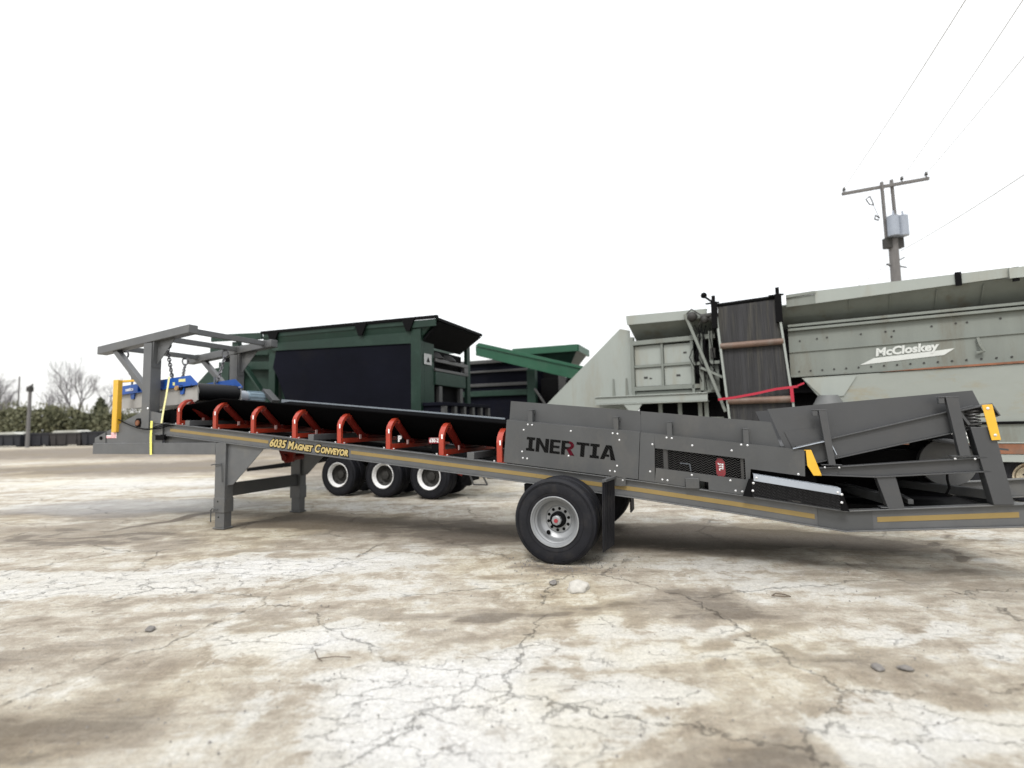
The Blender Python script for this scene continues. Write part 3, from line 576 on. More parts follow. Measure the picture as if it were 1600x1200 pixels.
bolts(pa, [(-0.47, 1.69), (-0.41, 1.683), (-0.53, 1.62), (-0.56, 1.33), (-0.55, 1.245), (-0.49, 1.238), (0.66, 1.56), (0.72, 1.553), (0.74, 1.475), (0.70, 1.155), (0.61, 1.09), (0.67, 1.083), (0.12, 1.595), (0.08, 1.275)], -0.004, 0.012)
bolts(pb, [(1.31, 1.50), (1.37, 1.492), (2.135, 1.412), (2.20, 1.405), (1.14, 1.42), (1.60, 1.405), (2.03, 1.345), (1.10, 1.09), (1.58, 1.055), (2.00, 1.00), (1.24, 0.995), (1.30, 0.988), (2.05, 0.885), (2.12, 0.878), (2.70, 1.085)], -0.004, 0.012)
for s_, zz in ((-0.44, 1.885), (0.70, 1.765), (1.345, 1.69), (2.19, 1.60)):
    mb = MB(); mb.box(s_ - 0.03, s_ + 0.03, 0.012, 0.07, zz - 0.24, zz - 0.012); mb.box(s_ - 0.032, s_ + 0.036, 0.008, 0.125, zz - 0.010, zz); mb.box(s_ + 0.0, s_ + 0.04, 0.075, 0.125, zz - 0.05, zz - 0.011); cpart(mb, 'skirt_bracket', 'grey', 0.002)
# mesh guard box beside the tail pulley
g0 = lambda s_: 1.00 + (0.895 - 1.00) * (s_ - 2.24) / 0.86; gb = lambda s_: 0.835 + (0.715 - 0.835) * (s_ - 2.2) / 0.86
mb = MB(); mb.band([(2.24, 1.075), (3.08, 0.94)], [(2.24, 1.01), (3.08, 0.875)], -0.085, -0.078); mb.band([(2.24, 1.083), (3.08, 0.948)], [(2.24, 1.075), (3.08, 0.94)], -0.085, 0.10); gd = cpart(mb, 'guard_cover', 'ltgrey', 0.002)
expanded('mesh_screen', gd, 2.22, 3.07, lambda s_: zt(s_) + 0.01 + 0.0 * s_, lambda s_: zt(s_) + 0.205, -0.076, (0.05, 0.016), 0.004, 'meshm')
mb = MB(); mb.prism([(2.19, 1.03), (2.235, 1.03), (2.235, zt(2.2)), (2.12, zt(2.12))], -0.07, -0.062); mb.prism([(3.07, 0.92), (3.09, 0.92), (3.15, zt(3.12) + 0.005), (3.07, zt(3.07) + 0.005)], -0.075, -0.067)
mb.prism([(2.24, 1.0), (3.08, 0.87), (3.08, 0.73), (2.2, 0.85)], 0.02, 0.026); mb.cyl((2.63, 0.02, 0.885), (2.63, -0.03, 0.885), 0.04, 18); mb.build('guard_end', 'black', gd, B0)
bolts(gd, [(2.235, 0.985), (2.225, 0.90), (3.085, 0.885), (3.08, 0.80), (2.27, 1.045), (3.05, 0.905)], -0.086, 0.013)
# yellow bent plate at the panel end
mb = MB(); mb.prism([(2.785, 1.352), (2.84, 1.345), (2.925, 1.072), (2.845, 1.072), (2.79, 1.18)], -0.02, -0.012); mb.box(2.77, 2.84, -0.012, 0.09, 1.344, 1.352); cpart(mb, 'yellow_bracket', 'yellow', 0.002)
# ---- feed hopper and sub-frame at the tail
hp = MB()
hp.prism([(2.44, 1.815), (4.35, 1.955), (4.43, 1.72), (4.20, 1.69), (3.0, 1.40), (2.60, 1.36)], 0.12, 0.130)
hop = cpart(hp, 'feed_hopper', 'grey2', 0.0)
mb = MB(); mb.prism([(2.60, 1.55), (3.12, 1.625), (3.18, 1.43), (2.70, 1.30)], 0.110, 0.117); mb.build('liner_plate', 'grey2', hop, B0)
mb = MB(); mb.prism([(2.44, 1.815), (4.35, 1.955), (4.43, 1.72), (4.20, 1.69), (3.0, 1.40), (2.60, 1.36)], 1.77, 1.78); mb.box(4.30, 4.36, 0.13, 1.77, 1.66, 1.93); mb.prism([(2.5, 1.38), (4.3, 1.62), (4.3, 1.60), (2.5, 1.36)], 0.13, 1.77); mb.build('hopper_floor', 'grey2', hop, B0)
def sbeam(a, b_, y0, y1, d, mat='grey2', name='hopper_beam', parent=None):
    mb = MB(); th = 0.012
    mb.band([a, b_], [(a[0], a[1] - th), (b_[0], b_[1] - th)], y0, y1); mb.band([(a[0], a[1] - d + th), (b_[0], b_[1] - d + th)], [(a[0], a[1] - d), (b_[0], b_[1] - d)], y0, y1)
    ym = y0 + 0.035; mb.band([(a[0], a[1] - th), (b_[0], b_[1] - th)], [(a[0], a[1] - d + th), (b_[0], b_[1] - d + th)], ym, ym + 0.01)
    return mb.build(name, mat, parent or conv, B0, 0.002)
sbeam((2.70, 1.39), (4.32, 1.80), 0.03, 0.118, 0.235, parent=hop); sbeam((2.70, 1.39), (4.32, 1.80), 1.782, 1.87, 0.235, parent=hop)
# channel end by the yellow bracket
mb = MB(); mb.band([(2.66, 1.37), (3.02, 1.462)], [(2.66, 1.362), (3.02, 1.454)], -0.03, 0.03); mb.band([(3.02, 1.462), (3.08, 1.30)], [(3.012, 1.455), (3.072, 1.30)], -0.03, 0.03); mb.build('beam_channel', 'ltgrey', hop, B0)
def upright(x0, x1, ztop, xb0, xb1, zb):
    mb = MB(); mb.prism([(x0, ztop), (x1, ztop), (xb1, zb), (xb0, zb)], -0.035, 0.026)
    mb.box(x0 - 0.06, x1 + 0.01, -0.037, 0.028, ztop + 0.001, ztop + 0.010); mb.box(x0 - 0.06, x0 - 0.01, -0.03, 0.02, ztop - 0.06, ztop)
    mb.box(xb0 - 0.07, xb1 + 0.06, -0.04, 0.05, zb - 0.008, zb); o = cpart(mb, 'upright', 'grey2', 0.003)
    bolts(o, [(xb0 - 0.04, zb - 0.03), (xb1 + 0.03, zb - 0.03)], -0.03, 0.010)
upright(2.93, 3.005, 1.785, 2.995, 3.06, 1.195); upright(4.07, 4.17, 1.885, 4.145, 4.235, 1.295)
for dx in (0, 1.15):
    mb = MB(); mb.prism([(2.93 + dx, 1.78 + dx * .09), (3.005 + dx, 1.78 + dx * .09), (3.06 + dx, 1.2 + dx * .09), (2.995 + dx, 1.2 + dx * .09)], 1.87, 1.93); cpart(mb, 'upright', 'grey2')
def subframe(y0, y1):
    mb = MB(); T_ = [(2.90, 1.160), (4.37, 1.285)]; Bm = [(2.90, 1.075), (3.43, 1.060), (4.39, 1.135)]
    mb.band([(T_[0][0], T_[0][1]), (3.43, 1.205), T_[1]], [(T_[0][0], T_[0][1] - .013), (3.43, 1.192), (T_[1][0], T_[1][1] - .013)], y0, y1)
    mb.band([(a, z + .013) for a, z in Bm], Bm, y0, y1); ym = (y0 + y1) / 2
    mb.band([(2.90, 1.147), (3.43, 1.192), (4.37, 1.272)], [(2.90, 1.088), (3.43, 1.073), (4.38, 1.148)], ym - .005, ym + .005)
    cpart(mb, 'subframe_beam', 'grey2', 0.002)
subframe(-0.02, 0.08); subframe(1.82, 1.92)
for y0, y1 in ((-0.0, 0.12), (1.78, 1.9)):
    mb = MB(); mb.prism([(3.43, 1.06), (3.60, 1.075), (3.66, zt(3.64) + .001), (3.515, zt(3.52) + .001)], y0, y1); mb.box(3.45, 3.75, y0 + .002, y1 - .002, zt(3.6) + .0, zt(3.6) + .012); cpart(mb, 'post', 'grey2', 0.004)
    mb = MB(); mb.prism([(4.255, 1.58), (4.44, 1.58), (4.545, zt(4.5) + 0.002), (4.385, zt(4.4) + .002)], y0 - 0.02, y1 - 0.01); mb.prism([(4.44, 1.62), (4.46, 1.62), (4.48, 1.44), (4.46, 1.44)], y0 - .02, y0 + .04); po = cpart(mb, 'post', 'grey2', 0.004)
    # coil spring and its seat
    mb = MB(); hel = [(4.31 + 0.055 * math.cos(a * 0.5), (y0 + y1) / 2 + 0.055 * math.sin(a * 0.5), 1.585 + a * 0.0026) for a in range(0, 62)]
    mb.tube(hel, 0.010, 6); mb.build('coil_spring', 'spring', po, B0)
    mb = MB(); mb.prism([(4.10, 1.735), (4.44, 1.815), (4.44, 1.803), (4.10, 1.723)], y0 - .03, y1 + .03); mb.prism([(4.44, 1.815), (4.50, 1.69), (4.488, 1.69), (4.43, 1.803)], y0 - .03, y1 + .03); mb.prism([(4.17, 1.73), (4.19, 1.74), (4.26, 1.61), (4.24, 1.60)], y0 - .02, y1 + .02); mb.prism([(4.49, 1.70), (4.505, 1.69), (4.47, 1.675), (4.40, 1.675), (4.40, 1.685)], y0, y1); mb.build('spring_seat', 'grey2', po, B0)
mb = MB(); mb.prism([(4.352, 1.80), (4.435, 1.805), (4.478, 1.452), (4.405, 1.448)], -0.045, -0.036); yb = cpart(mb, 'yellow_link', 'yellow', 0.002)
bolts(yb, [(4.395, 1.765), (4.435, 1.50)], -0.046, 0.013)
# plan bracing and tail pulley / motor guard
mb = MB(); mb.bar((3.22, 1.75, 0.83), (3.62, 0.15, 0.80), 0.10, 0.10); mb.bar((3.72, 1.75, 0.87), (4.42, 0.12, 0.90), 0.09, 0.09); mb.bar((3.75, 1.78, 0.89), (3.75, 0.12, 0.80), 0.05, 0.05); cpart(mb, 'diagonal_brace', 'grey')
mb = MB(); mb.cyl((4.33, 0.80, 1.165), (4.33, 0.90, 1.165), 0.27, 40); mb.cyl((4.33, 0.775, 1.165), (4.33, 0.80, 1.165), 0.05, 16); cpart(mb, 'pulley_guard', 'greyb', 0.004)
mb = MB(); mb.cyl((4.31, 0.93, 1.18), (4.31, 1.0, 1.18), 0.33, 40); mb.box(3.3, 4.3, 0.9, 1.2, 0.98, 1.30); mb.box(2.9, 4.4, 1.25, 1.3, 0.75, 1.35); cpart(mb, 'drive_housing', 'black', 0.004)
mb = MB(); mb.box(2.9, 4.7, 0.7, 1.7, 0.60, 0.68); mb.box(3.1, 4.6, 1.6, 1.7, 0.62, 0.9); cpart(mb, 'under_tray', 'black', 0.004)
mb = MB(); mb.prism([(4.15, 1.44), (4.35, 1.40), (4.8, 1.33), (4.8, 1.31), (4.35, 1.38), (4.14, 1.42)], 0.6, 1.1); cpart(mb, 'drive_cover', 'grey2', 0)
mb = MB(); mb.tube([(4.18, 0.4, 1.10), (4.16, 0.36, 1.02), (4.17, 0.35, 0.93), (4.14, 0.36, 0.86), (4.20, 0.4, 0.84)], 0.012, 6); cpart(mb, 'hose', 'black', 0)
mb = MB(); mb.cyl((2.75, 0.2, 0.98), (2.75, 1.7, 0.98), 0.16, 24); cpart(mb, 'tail_pulley', 'black', 0)
# ---- low box tubes, head box, legs, gantry
for y0, y1 in ((0.0, 0.13), (1.77, 1.90)):
    mb = MB(); mb.box(-9.57, -6.24, y0, y1, 1.27, 1.478); cpart(mb, 'box_tube', 'greyb', 0.005)
HB = [(-9.56, 1.480), (-9.555, 1.585), (-9.22, 1.70), (-8.62, 1.93), (-8.13, 2.09), (-7.62, 2.02), (-7.62, 1.480)]
for y0 in (0.022, 1.86):
    mb = MB(); mb.prism(HB, y0, y0 + 0.010); o = cpart(mb, 'head_plate', 'greyb', 0)
    if y0 < 1:
        mb = MB(); mb.prism([(-9.235, 1.70), (-9.215, 1.70), (-9.20, 1.485), (-9.22, 1.485)], 0.010, 0.021); mb.build('stiffener', 'grey', o, B0)
        mb = MB(); mb.cyl((-8.26, 0.03, 1.86), (-8.26, -0.01, 1.86), 0.085, 20); mb.build('bearing_housing', 'black', o, B0)
        mb = MB(); mb.cyl((-8.255, 0.0, 1.855), (-8.255, -0.03, 1.855), 0.05, 18); mb.build('bearing', 'brassd', o, B0)
        mb = MB(); mb.cyl((-9.36, 0.03, 1.58), (-9.36, 0.005, 1.58), 0.035, 12); mb.build('lifting_eye', 'black', o, B0)
        mb = MB(); mb.box(-9.20, -8.90, 0.016, 0.0215, 1.575, 1.63); mb.box(-9.06, -8.90, 0.016, 0.0215, 1.6305, 1.69); fl = mb.build('flag_decal', 'white', o, B0)
        mb = MB()
        for k in range(5): mb.box(-9.20 if k < 2 else -9.06, -8.905, 0.0145, 0.0158, 1.578 + k * 0.022, 1.588 + k * 0.022)
        mb.build('flag_stripe', 'redtext', fl, B0)
mb = MB(); mb.tube([(-8.83, 0.0, 1.93), (-8.6, -0.02, 1.86), (-8.4, -0.02, 1.80), (-8.2, -0.03, 1.755), (-7.95, -0.04, 1.73), (-7.75, -0.02, 1.75), (-7.6, 0.0, 1.79), (-7.4, 0.02, 1.80)], 0.011, 6)
mb.tube([(-8.0, -0.03, 1.74), (-7.7, -0.02, 1.735), (-7.45, 0.0, 1.78), (-7.3, 0.03, 1.81)], 0.009, 6); mb.tube([(-7.8, -0.03, 1.76), (-7.55, -0.03, 1.82), (-7.35, 0.02, 1.83)], 0.008, 6); cpart(mb, 'cable', 'black', 0)
mb = MB(); mb.box(-7.78, -7.55, 0.0, 0.020, 1.53, 1.62); mb.box(-7.60, -7.50, -0.03, 0.0195, 1.53, 1.63); cpart(mb, 'junction_box', 'black', 0.003)
mb = MB(); mb.box(-7.61, -6.3, 0.06, 0.07, 1.48, 1.68); cpart(mb, 'infill_plate', 'grey', 0)
for y0, near in ((0.0, 1), (1.90 - 0.17, 0)):
    y1 = y0 + 0.17
    mb = MB(); mb.box(-6.235, -5.995, y0, y1, 0.30, zt(-6.1) - BD); lg = cpart(mb, 'support_leg', 'greyb', 0.006)
    mb = MB(); mb.box(-6.222, -6.008, y0 + .012, y1 - .012, 0.03, 0.30); mb.box(-6.245, -5.985, y0 - .012, y1 + .012, 0.004, 0.028); mb.box(-6.232, -5.998, y0 - .0, y1 + .0, 0.285, 0.30); mb.build('leg_foot', 'greyb', lg, B0, 0.004)
    mb = MB(); mb.box(-6.243, -5.987, y0 - .008, y1 + .008, 0.285, 0.53); mb.build('leg_collar', 'greyb', lg, B0, 0.004)
    yy = y0 + 0.05 if near else y0 + 0.05
    mb = MB(); mb.prism([(-5.993, zt(-5.99) - BD - .002), (-5.20, zt(-5.2) - BD - .002), (-5.20, zt(-5.2) - BD - 0.03), (-5.86, 0.76), (-5.993, 0.74)], yy, yy + 0.012); mb.build('gusset', 'greyb', lg, B0)
    if near:
        mb = MB(); mb.tube([(-6.30, -0.02, 1.09), (-6.25, -0.03, 1.10), (-6.06, -0.03, 1.115), (-6.04, -0.03, 1.06), (-6.02, -0.03, 0.80)], 0.010, 6)
        mb.tube([(-6.12, -0.03, 0.22 + .12), (-6.24, -0.03, 0.35), (-6.27, -0.03, 0.32), (-6.27, -0.03, 0.12)], 0.010, 6); mb.build('locking_pin', 'grey', lg, B0)
        mb = MB(); mb.cyl((-6.14, 0.001, 0.40 + .07), (-6.14, -0.0105, 0.47), 0.014, 10); mb.cyl((-6.14, 0.02, 0.2), (-6.14, 0.010, 0.2), 0.014, 10); mb.build('pin_hole', 'black', lg, B0)
mb = MB(); mb.box(-6.17, -6.05, 0.171, 1.729, 0.54, 0.76); cpart(mb, 'leg_crossbar', 'grey', 0.005)
mb = MB(); mb.prism([(-5.62, 1.40), (-5.20, 1.36), (-5.24, 1.10), (-5.42, 1.07), (-5.50, 1.16)], 0.75, 0.80); mb.cyl((-5.4, 0.70, 1.17), (-5.4, 1.15, 1.17), 0.06, 16); cpart(mb, 'return_roller', 'redd', 0.003)
# gantry
ZG0 = lambda s_: 3.245 + (3.475 - 3.245) * (s_ + 9.57) / 2.6
for y0, near in ((0.0, 1), (1.88, 0)):
    y1 = y0 + 0.185
    mb = MB(); mb.band([(-9.57, 3.405), (-6.985, 3.635)], [(-9.57, 3.245), (-6.985, 3.475)], y0, y1); cpart(mb, 'gantry_tube', 'greyb', 0.010)
    mb = MB(); mb.box(-8.19, -7.97, y0 - (0.0 if near else 0.0), y0 + 0.20, zt(-8) - 0.15 if near else 1.5, ZG0(-8.19)); gp = cpart(mb, 'gantry_post', 'greyb', 0.007)
    mb = MB(); mb.bar((-9.12, y0 + .09, ZG0(-9.1) + 0.02), (-8.12, y0 + .09, 2.42), 0.10, 0.11, (0, 1, 0)); mb.build('knee_brace', 'greyb', gp, B0, 0.004)
    mb = MB(); mb.prism([(-7.965, ZG0(-7.96)), (-7.47, ZG0(-7.47)), (-7.965, 2.93)], y0 + 0.10, y0 + 0.112); mb.prism([(-7.965, ZG0(-7.96)), (-7.93, ZG0(-7.95)), (-7.955, 2.90)], y0 + 0.02, y0 + 0.18); mb.build('gusset', 'greyb', gp, B0)
    if near: bolts(gp, [(-7.90 - 0.10, 2.12)], y0 - .001, 0.022)
for s_ in (-9.22, -8.0, -7.19):
    zc = ZG0(s_) + 0.10
    mb = MB(); mb.box(s_ - .045, s_ + .045, 0.186, 1.879, zc - .05, zc + .05); mb.box(s_ - .07, s_ + .07, 0.186, 0.195, zc - .07, zc + .07); mb.box(s_ - .07, s_ + .07, 1.870, 1.879, zc - .07, zc + .07); cpart(mb, 'gantry_cross_tube', 'greyb', 0.004)
# yellow corner post
mb = MB(); mb.box(-8.985, -8.86, -0.03, 0.01, 1.685, 2.705); mb.box(-8.86, -8.845, -0.03, 0.06, 1.695, 2.70); mb.box(-8.95, -8.4, 0.10, 0.14, 2.66, 2.705); yp = cpart(mb, 'yellow_guard', 'yellow', 0.012)
# ---- wheels
TY = [(0.300, 0.012), (0.33, 0.002), (0.37, -0.004), (0.42, -0.006), (0.455, -0.002), (0.485, 0.006), (0.505, 0.016), (0.517, 0.034), (0.519, 0.070), (0.509, 0.071), (0.509, 0.079), (0.520, 0.080), (0.520, 0.108), (0.509, 0.109), (0.509, 0.117), (0.520, 0.118), (0.519, 0.150), (0.510, 0.151), (0.510, 0.159), (0.517, 0.160), (0.515, 0.193), (0.50, 0.212), (0.45, 0.222), (0.38, 0.224), (0.30, 0.215), (0.285, 0.11)]
RINGS = [(0.326, 0.0), (0.344, -0.001)]
def wheel_set(parent, off, s_, y_out, z_, sgn, tyre='tyre', rim='rim', disc='rim', cap='steel', rr=1.0, n=72, capred=True, deep=0.19):
    """one wheel: y_out is the outer face, sgn +1 = the outer face looks to -y"""
    c = (s_, y_out, z_); f = lambda prof: [(r * rr, d * sgn) for r, d in prof]
    mb = MB(); d = deep
    mb.lathe_y(f([(0.001, d), (0.155, d), (0.172, d + 0.012)]), c, 48)
    mb.lathe_y(f([(0.172, d + 0.014), (0.001, d + 0.014)]), c, 48)
    w_ = mb.build('wheel', disc, parent, off)
    mb = MB(); mb.lathe_y(f(TY), c, n, close=True)
    for ring in ((0.352, -0.004), (0.462, -0.004), (0.476, 0.0)):
        mb.lathe_y(f([(ring[0], ring[1] - 0.0035), (ring[0] + 0.006, ring[1] - 0.0035), (ring[0] + 0.007, ring[1] + 0.004), (ring[0] - 0.001, ring[1] + 0.004)]), c, n, close=True)
    mb.build('tyre', tyre, w_, off, 0, 25)
    mb = MB(); mb.lathe_y(f([(0.302, 0.014), (0.306, -0.003), (0.300, -0.010), (0.291, -0.008), (0.287, 0.006), (0.268, 0.022), (0.262, 0.034), (0.262, 0.050), (0.250, 0.060), (0.243, 0.075)]), c, n)
    if disc != 'darkhub': mb.lathe_y(f([(0.243, 0.075), (0.241, d - 0.03), (0.225, d - 0.01), (0.172, d + 0.012)]), c, n)
    else:
        m2 = MB(); m2.lathe_y(f([(0.243, 0.075), (0.241, d - 0.03), (0.225, d - 0.01), (0.172, d + 0.012)]), c, n); m2.build('rim_dish', 'darkhub', w_, off, 0, 50)
    mb.build('rim', rim, w_, off, 0, 50)
    mb = MB(); mb.lathe_y(f([(0.098, d), (0.096, d - 0.055), (0.078, d - 0.062), (0.001, d - 0.062)]), c, 32)
    for i in range(10):
        a = 2 * math.pi * i / 10 + 0.2; x = s_ + 0.132 * rr * math.cos(a); zz = z_ + 0.132 * rr * math.sin(a)
        mb.cyl((x, y_out + sgn * (d - 0.004), zz), (x, y_out + sgn * (d + 0.004), zz), 0.019 * rr, 12)
    a = math.radians(232)
    mb.lathe_y([(0.001, 0), (0.028, 0)], (s_ + 0.205 * rr * math.cos(a), y_out + sgn * (d - 0.028), z_ + 0.205 * rr * math.sin(a)), 16)
    mb.build('hub', 'black' if cap == 'steel' else 'darkhub', w_, off)
    if cap == 'steel':
        mb = MB(); mb.cyl((s_, y_out + sgn * (d - 0.055), z_), (s_, y_out + sgn * (d - 0.105), z_), 0.062, 8); mb.cyl((s_, y_out + sgn * (d - 0.105), z_), (s_, y_out + sgn * (d - 0.115), z_), 0.062, 8, 0.05); mb.build('hub_cap', 'rim', w_, off, 0.003)
        if capred: mb = MB(); mb.cyl((s_, y_out + sgn * (d - 0.11), z_), (s_, y_out + sgn * (d - 0.13), z_), 0.024, 14); mb.build('cap_plug', 'redd2', w_, off)
    return w_
wheel_set(conv, B0, 0.0, -0.455, 0.511, 1)
wheel_set(conv, B0, 0.0, -0.006, 0.511, -1, cap='none')
wheel_set(conv, B0, 0.0, 1.91, 0.518, 1, cap='none')
wheel_set(conv, B0, 0.0, 2.36, 0.518, -1)
mb = MB(); mb.cyl((0, -0.25, 0.518), (0, 2.2, 0.518), 0.065, 16); mb.box(-0.5, 0.5, 0.03, 0.09, 0.58, 0.66); mb.box(-0.5, 0.5, 1.80, 1.86, 0.58, 0.66); mb.box(-0.55, -0.45, 0.02, 0.1, 0.66, 0.9); mb.box(0.42, 0.52, 0.02, 0.1, 0.60, 0.82); cpart(mb, 'axle', 'black', 0.003)
# mud flap
mb = MB(); mb.bar((0.62, -0.46, 1.015), (0.66, 0.0, 1.012), 0.055, 0.028); mb.box(0.56, 0.80, -0.006, -0.0005, zt(0.7) - 0.10, zt(0.7) + 0.004); fa = cpart(mb, 'flap_arm', 'grey', 0.002)
bolts(fa, [(0.585, zt(0.6) - 0.02), (0.765, zt(0.76) - 0.02)], -0.007, 0.010)
mb = MB()
fx = lambda y: 0.575 + (y + 0.455) * 0.13
for i in range(14):
    y = -0.455 + i * 0.030; r0 = 0.010 * (i % 2); a0 = fx(y) + r0; a1 = fx(y + .03) + r0
    mb.add([(a0 + .02, y, 0.99), (a1 + .02, y + 0.030, 0.99), (a1 + .01, y + 0.030, 0.60), (a0 + .01, y, 0.60), (fx(y) + .0, y, 0.19), (fx(y + .03) + .0, y + 0.030, 0.19),
            (a0 + .030, y, 0.99), (a1 + .030, y + 0.030, 0.99), (a1 + .02, y + 0.030, 0.60), (a0 + .02, y, 0.60), (fx(y) + .010, y, 0.19), (fx(y + .03) + .010, y + 0.030, 0.19)],
           [(0, 1, 2, 3), (3, 2, 5, 4), (6, 9, 8, 7), (9, 10, 11, 8), (0, 3, 9, 6), (3, 4, 10, 9), (1, 7, 8, 2), (2, 8, 11, 5), (4, 5, 11, 10)])
mb.build('mud_flap', 'tyre', fa, B0)
mb = MB(); mb.box(0.55, 0.57, 1.95, 2.3, 0.25, 0.75); cpart(mb, 'mud_flap', 'tyre', 0)

# ------------------------------------------------------------------ the overhead magnet hanging in the gantry
B1 = (-8.3, 0.95, 2.2)
mag = CF.thing('overhead_magnet', B1, 'blue framed grey cross-belt magnet with a black belt drum, hanging on chains in the gantry', 'magnet')
def mpart(mb, name, mat, bevel=0.004, parent=None): return mb.build(name, mat, parent or mag, B1, bevel)
for y0 in (0.30, 1.25):
    mb = MB(); mb.prism([(-9.47, 2.46), (-7.12, 2.575), (-7.10, 2.26), (-7.22, 2.20), (-8.4, 2.17), (-9.40, 2.15)], y0, y0 + 0.02); sp = mpart(mb, 'side_plate', 'magbody', 0)
    mb = MB(); yf = y0 - 0.012 if y0 < 1 else y0 + 0.022
    mb.prism([(-9.53, 2.43), (-9.26, 2.61), (-8.56, 2.655), (-7.30, 2.735), (-7.10, 2.575), (-7.10, 2.545)], yf, yf + 0.010); mb.band([(-9.53, 2.43), (-7.10, 2.55)], [(-9.53, 2.418), (-7.10, 2.538)], yf - 0.05, yf + 0.01)
    for s_ in (-8.95, -8.4, -7.55): mb.prism([(s_, interp([(-9.53, 2.42), (-7.10, 2.54)], s_)), (s_ + .13, interp([(-9.53, 2.42), (-7.10, 2.54)], s_ + .13)), (s_ + .11, 2.34 + (s_ + 9) * .03), (s_ + .03, 2.335 + (s_ + 9) * .03)], yf - .02, yf + .004)
    mb.box(-8.72, -8.70, yf - .04, yf, 2.47, 2.63); bf = mpart(mb, 'blue_frame', 'blue', 0)
    if y0 < 1:
        mb = MB(); mb.box(-7.76, -7.70, yf - .004, yf - .001, 2.56, 2.62); mb.box(-7.60, -7.42, yf - .004, yf - .001, 2.62, 2.675); mb.build('warning_label', 'label', bf, B1)
        mb = MB(); put_text(mb, text_geo('netics', 0.10, 0.002), -9.12, yf - .004, 2.50, 0.05); mb.build('lettering', 'white', bf, B1)
        mb = MB(); mb.cyl((-7.58, yf, 2.50), (-7.58, yf - .07, 2.50), 0.045, 16); mb.build('bearing_cap', 'brass', bf, B1)
        mb = MB(); mb.cyl((-7.50, yf, 2.50), (-7.50, yf - .04, 2.50), 0.05, 14); mb.cyl((-7.2, yf, 2.53), (-7.2, yf - .05, 2.53), 0.022, 10); mb.box(-7.45, -7.25, yf - .02, yf, 2.50, 2.53); mb.build('take_up', 'black', bf, B1)
mb = MB()
prof = []   # belt loop around drums, in x-z
for i in range(13): a = math.pi / 2 - math.pi * i / 12; prof.append((-7.26 + 0.165 * math.cos(a), 2.43 + 0.165 * math.sin(a)))
for i in range(13): a = -math.pi / 2 - math.pi * i / 12; prof.append((-9.30 + 0.14 * math.cos(a), 2.31 + 0.14 * math.sin(a)))
mb.prism(prof, 0.34, 1.235); mpart(mb, 'magnet_belt', 'drum', 0)
mb = MB(); mb.cyl((-7.26, 0.322, 2.43), (-7.26, 0.339, 2.43), 0.15, 28); mb.cyl((-7.26, 1.236, 2.43), (-7.26, 1.249, 2.43), 0.15, 28); mpart(mb, 'drum', 'magbody', 0)
mb = MB(); mb.cyl((-7.38, 1.29, 2.39), (-7.38, 1.58, 2.39), 0.125, 24); mo = mpart(mb, 'gear_motor', 'ltgrey', 0.006)
mb = MB(); mb.cyl((-7.38, 1.581, 2.39), (-7.38, 2.05, 2.39), 0.112, 24)
for i in range(12): a = 2 * math.pi * i / 12; mb.bar((-7.38 + .115 * math.cos(a), 1.64, 2.39 + .115 * math.sin(a)), (-7.38 + .115 * math.cos(a), 2.02, 2.39 + .115 * math.sin(a)), 0.012, 0.03)
mb.build('motor_body', 'motor', mo, B1)
mb = MB(); mb.bar((-7.37, 2.12, 2.55), (-7.07, 2.12, 2.29), 0.20, 0.08, (1, 0, 1)); mb.build('motor_cover', 'grey', mo, B1, 0.004)
for s_, y_ in ((-9.05, 0.36), (-7.88, 0.36), (-8.9, 1.22), (-7.82, 1.22)):
    mb = MB(); mb.box(s_ - .02, s_ + .02, y_ - .01, y_ + .01, 2.55, 2.80); mpart(mb, 'lifting_lug', 'slate', 0)
# chains
def chain(s_, y_, ztop, sb, yb, zb, label):
    a = Vector((s_, y_, ztop)); b_ = Vector((sb, yb, zb)); d = b_ - a; n = int(d.length / 0.048); base = (s_, y_, zb)
    mb = MB()
    def link(c, ax, roll, L_, W_, r):
        ax = ax.normalized(); p = ax.orthogonal().normalized(); q = ax.cross(p); p2 = p * math.cos(roll) + q * math.sin(roll); pts = []
        for i in range(12):
            t_ = 2 * math.pi * i / 12; pts.append(c + ax * (L_ * math.sin(t_)) + p2 * (W_ * math.cos(t_)))
        mb.tube(pts, r, 5, closed=True)
    link(a + Vector((0, 0, -0.07)), Vector((0, 0, 1)), 0, 0.080, 0.055, 0.017)
    mb.bar((s_, y_, ztop + 0.005), (s_, y_, ztop - .03), 0.06, 0.03)
    a2 = a + Vector((0, 0, -0.14)); d = b_ - a2; n = max(3, int(d.length / 0.05))
    for i in range(n): link(a2 + d * ((i + 0.5) / n), d, (i % 2) * math.pi / 2 + 0.4 * math.sin(i), 0.040, 0.027, 0.0105)
    o = CF.solo(mb, 'lifting_chain', 'chain', base, label, 'chain', 'chains holding the magnet')
zb_ = lambda s_: ZG0(s_) + 0.05
chain(-9.20, 0.30, zb_(-9.22), -9.06, 0.36, 2.80, 'short steel chain seen behind the left diagonal brace of the gantry')
chain(-7.96, 0.30, zb_(-8.0), -7.88, 0.36, 2.70, 'steel chain with a big ring right beside the near gantry post')
chain(-9.20, 1.58, zb_(-9.22), -8.86, 1.27, 2.78, 'steel chain hanging in open sky at the middle of the gantry')
chain(-8.0, 1.60, zb_(-8.0), -7.80, 1.27, 2.70, 'steel chain hanging slanted before the green machine by the far gantry post')
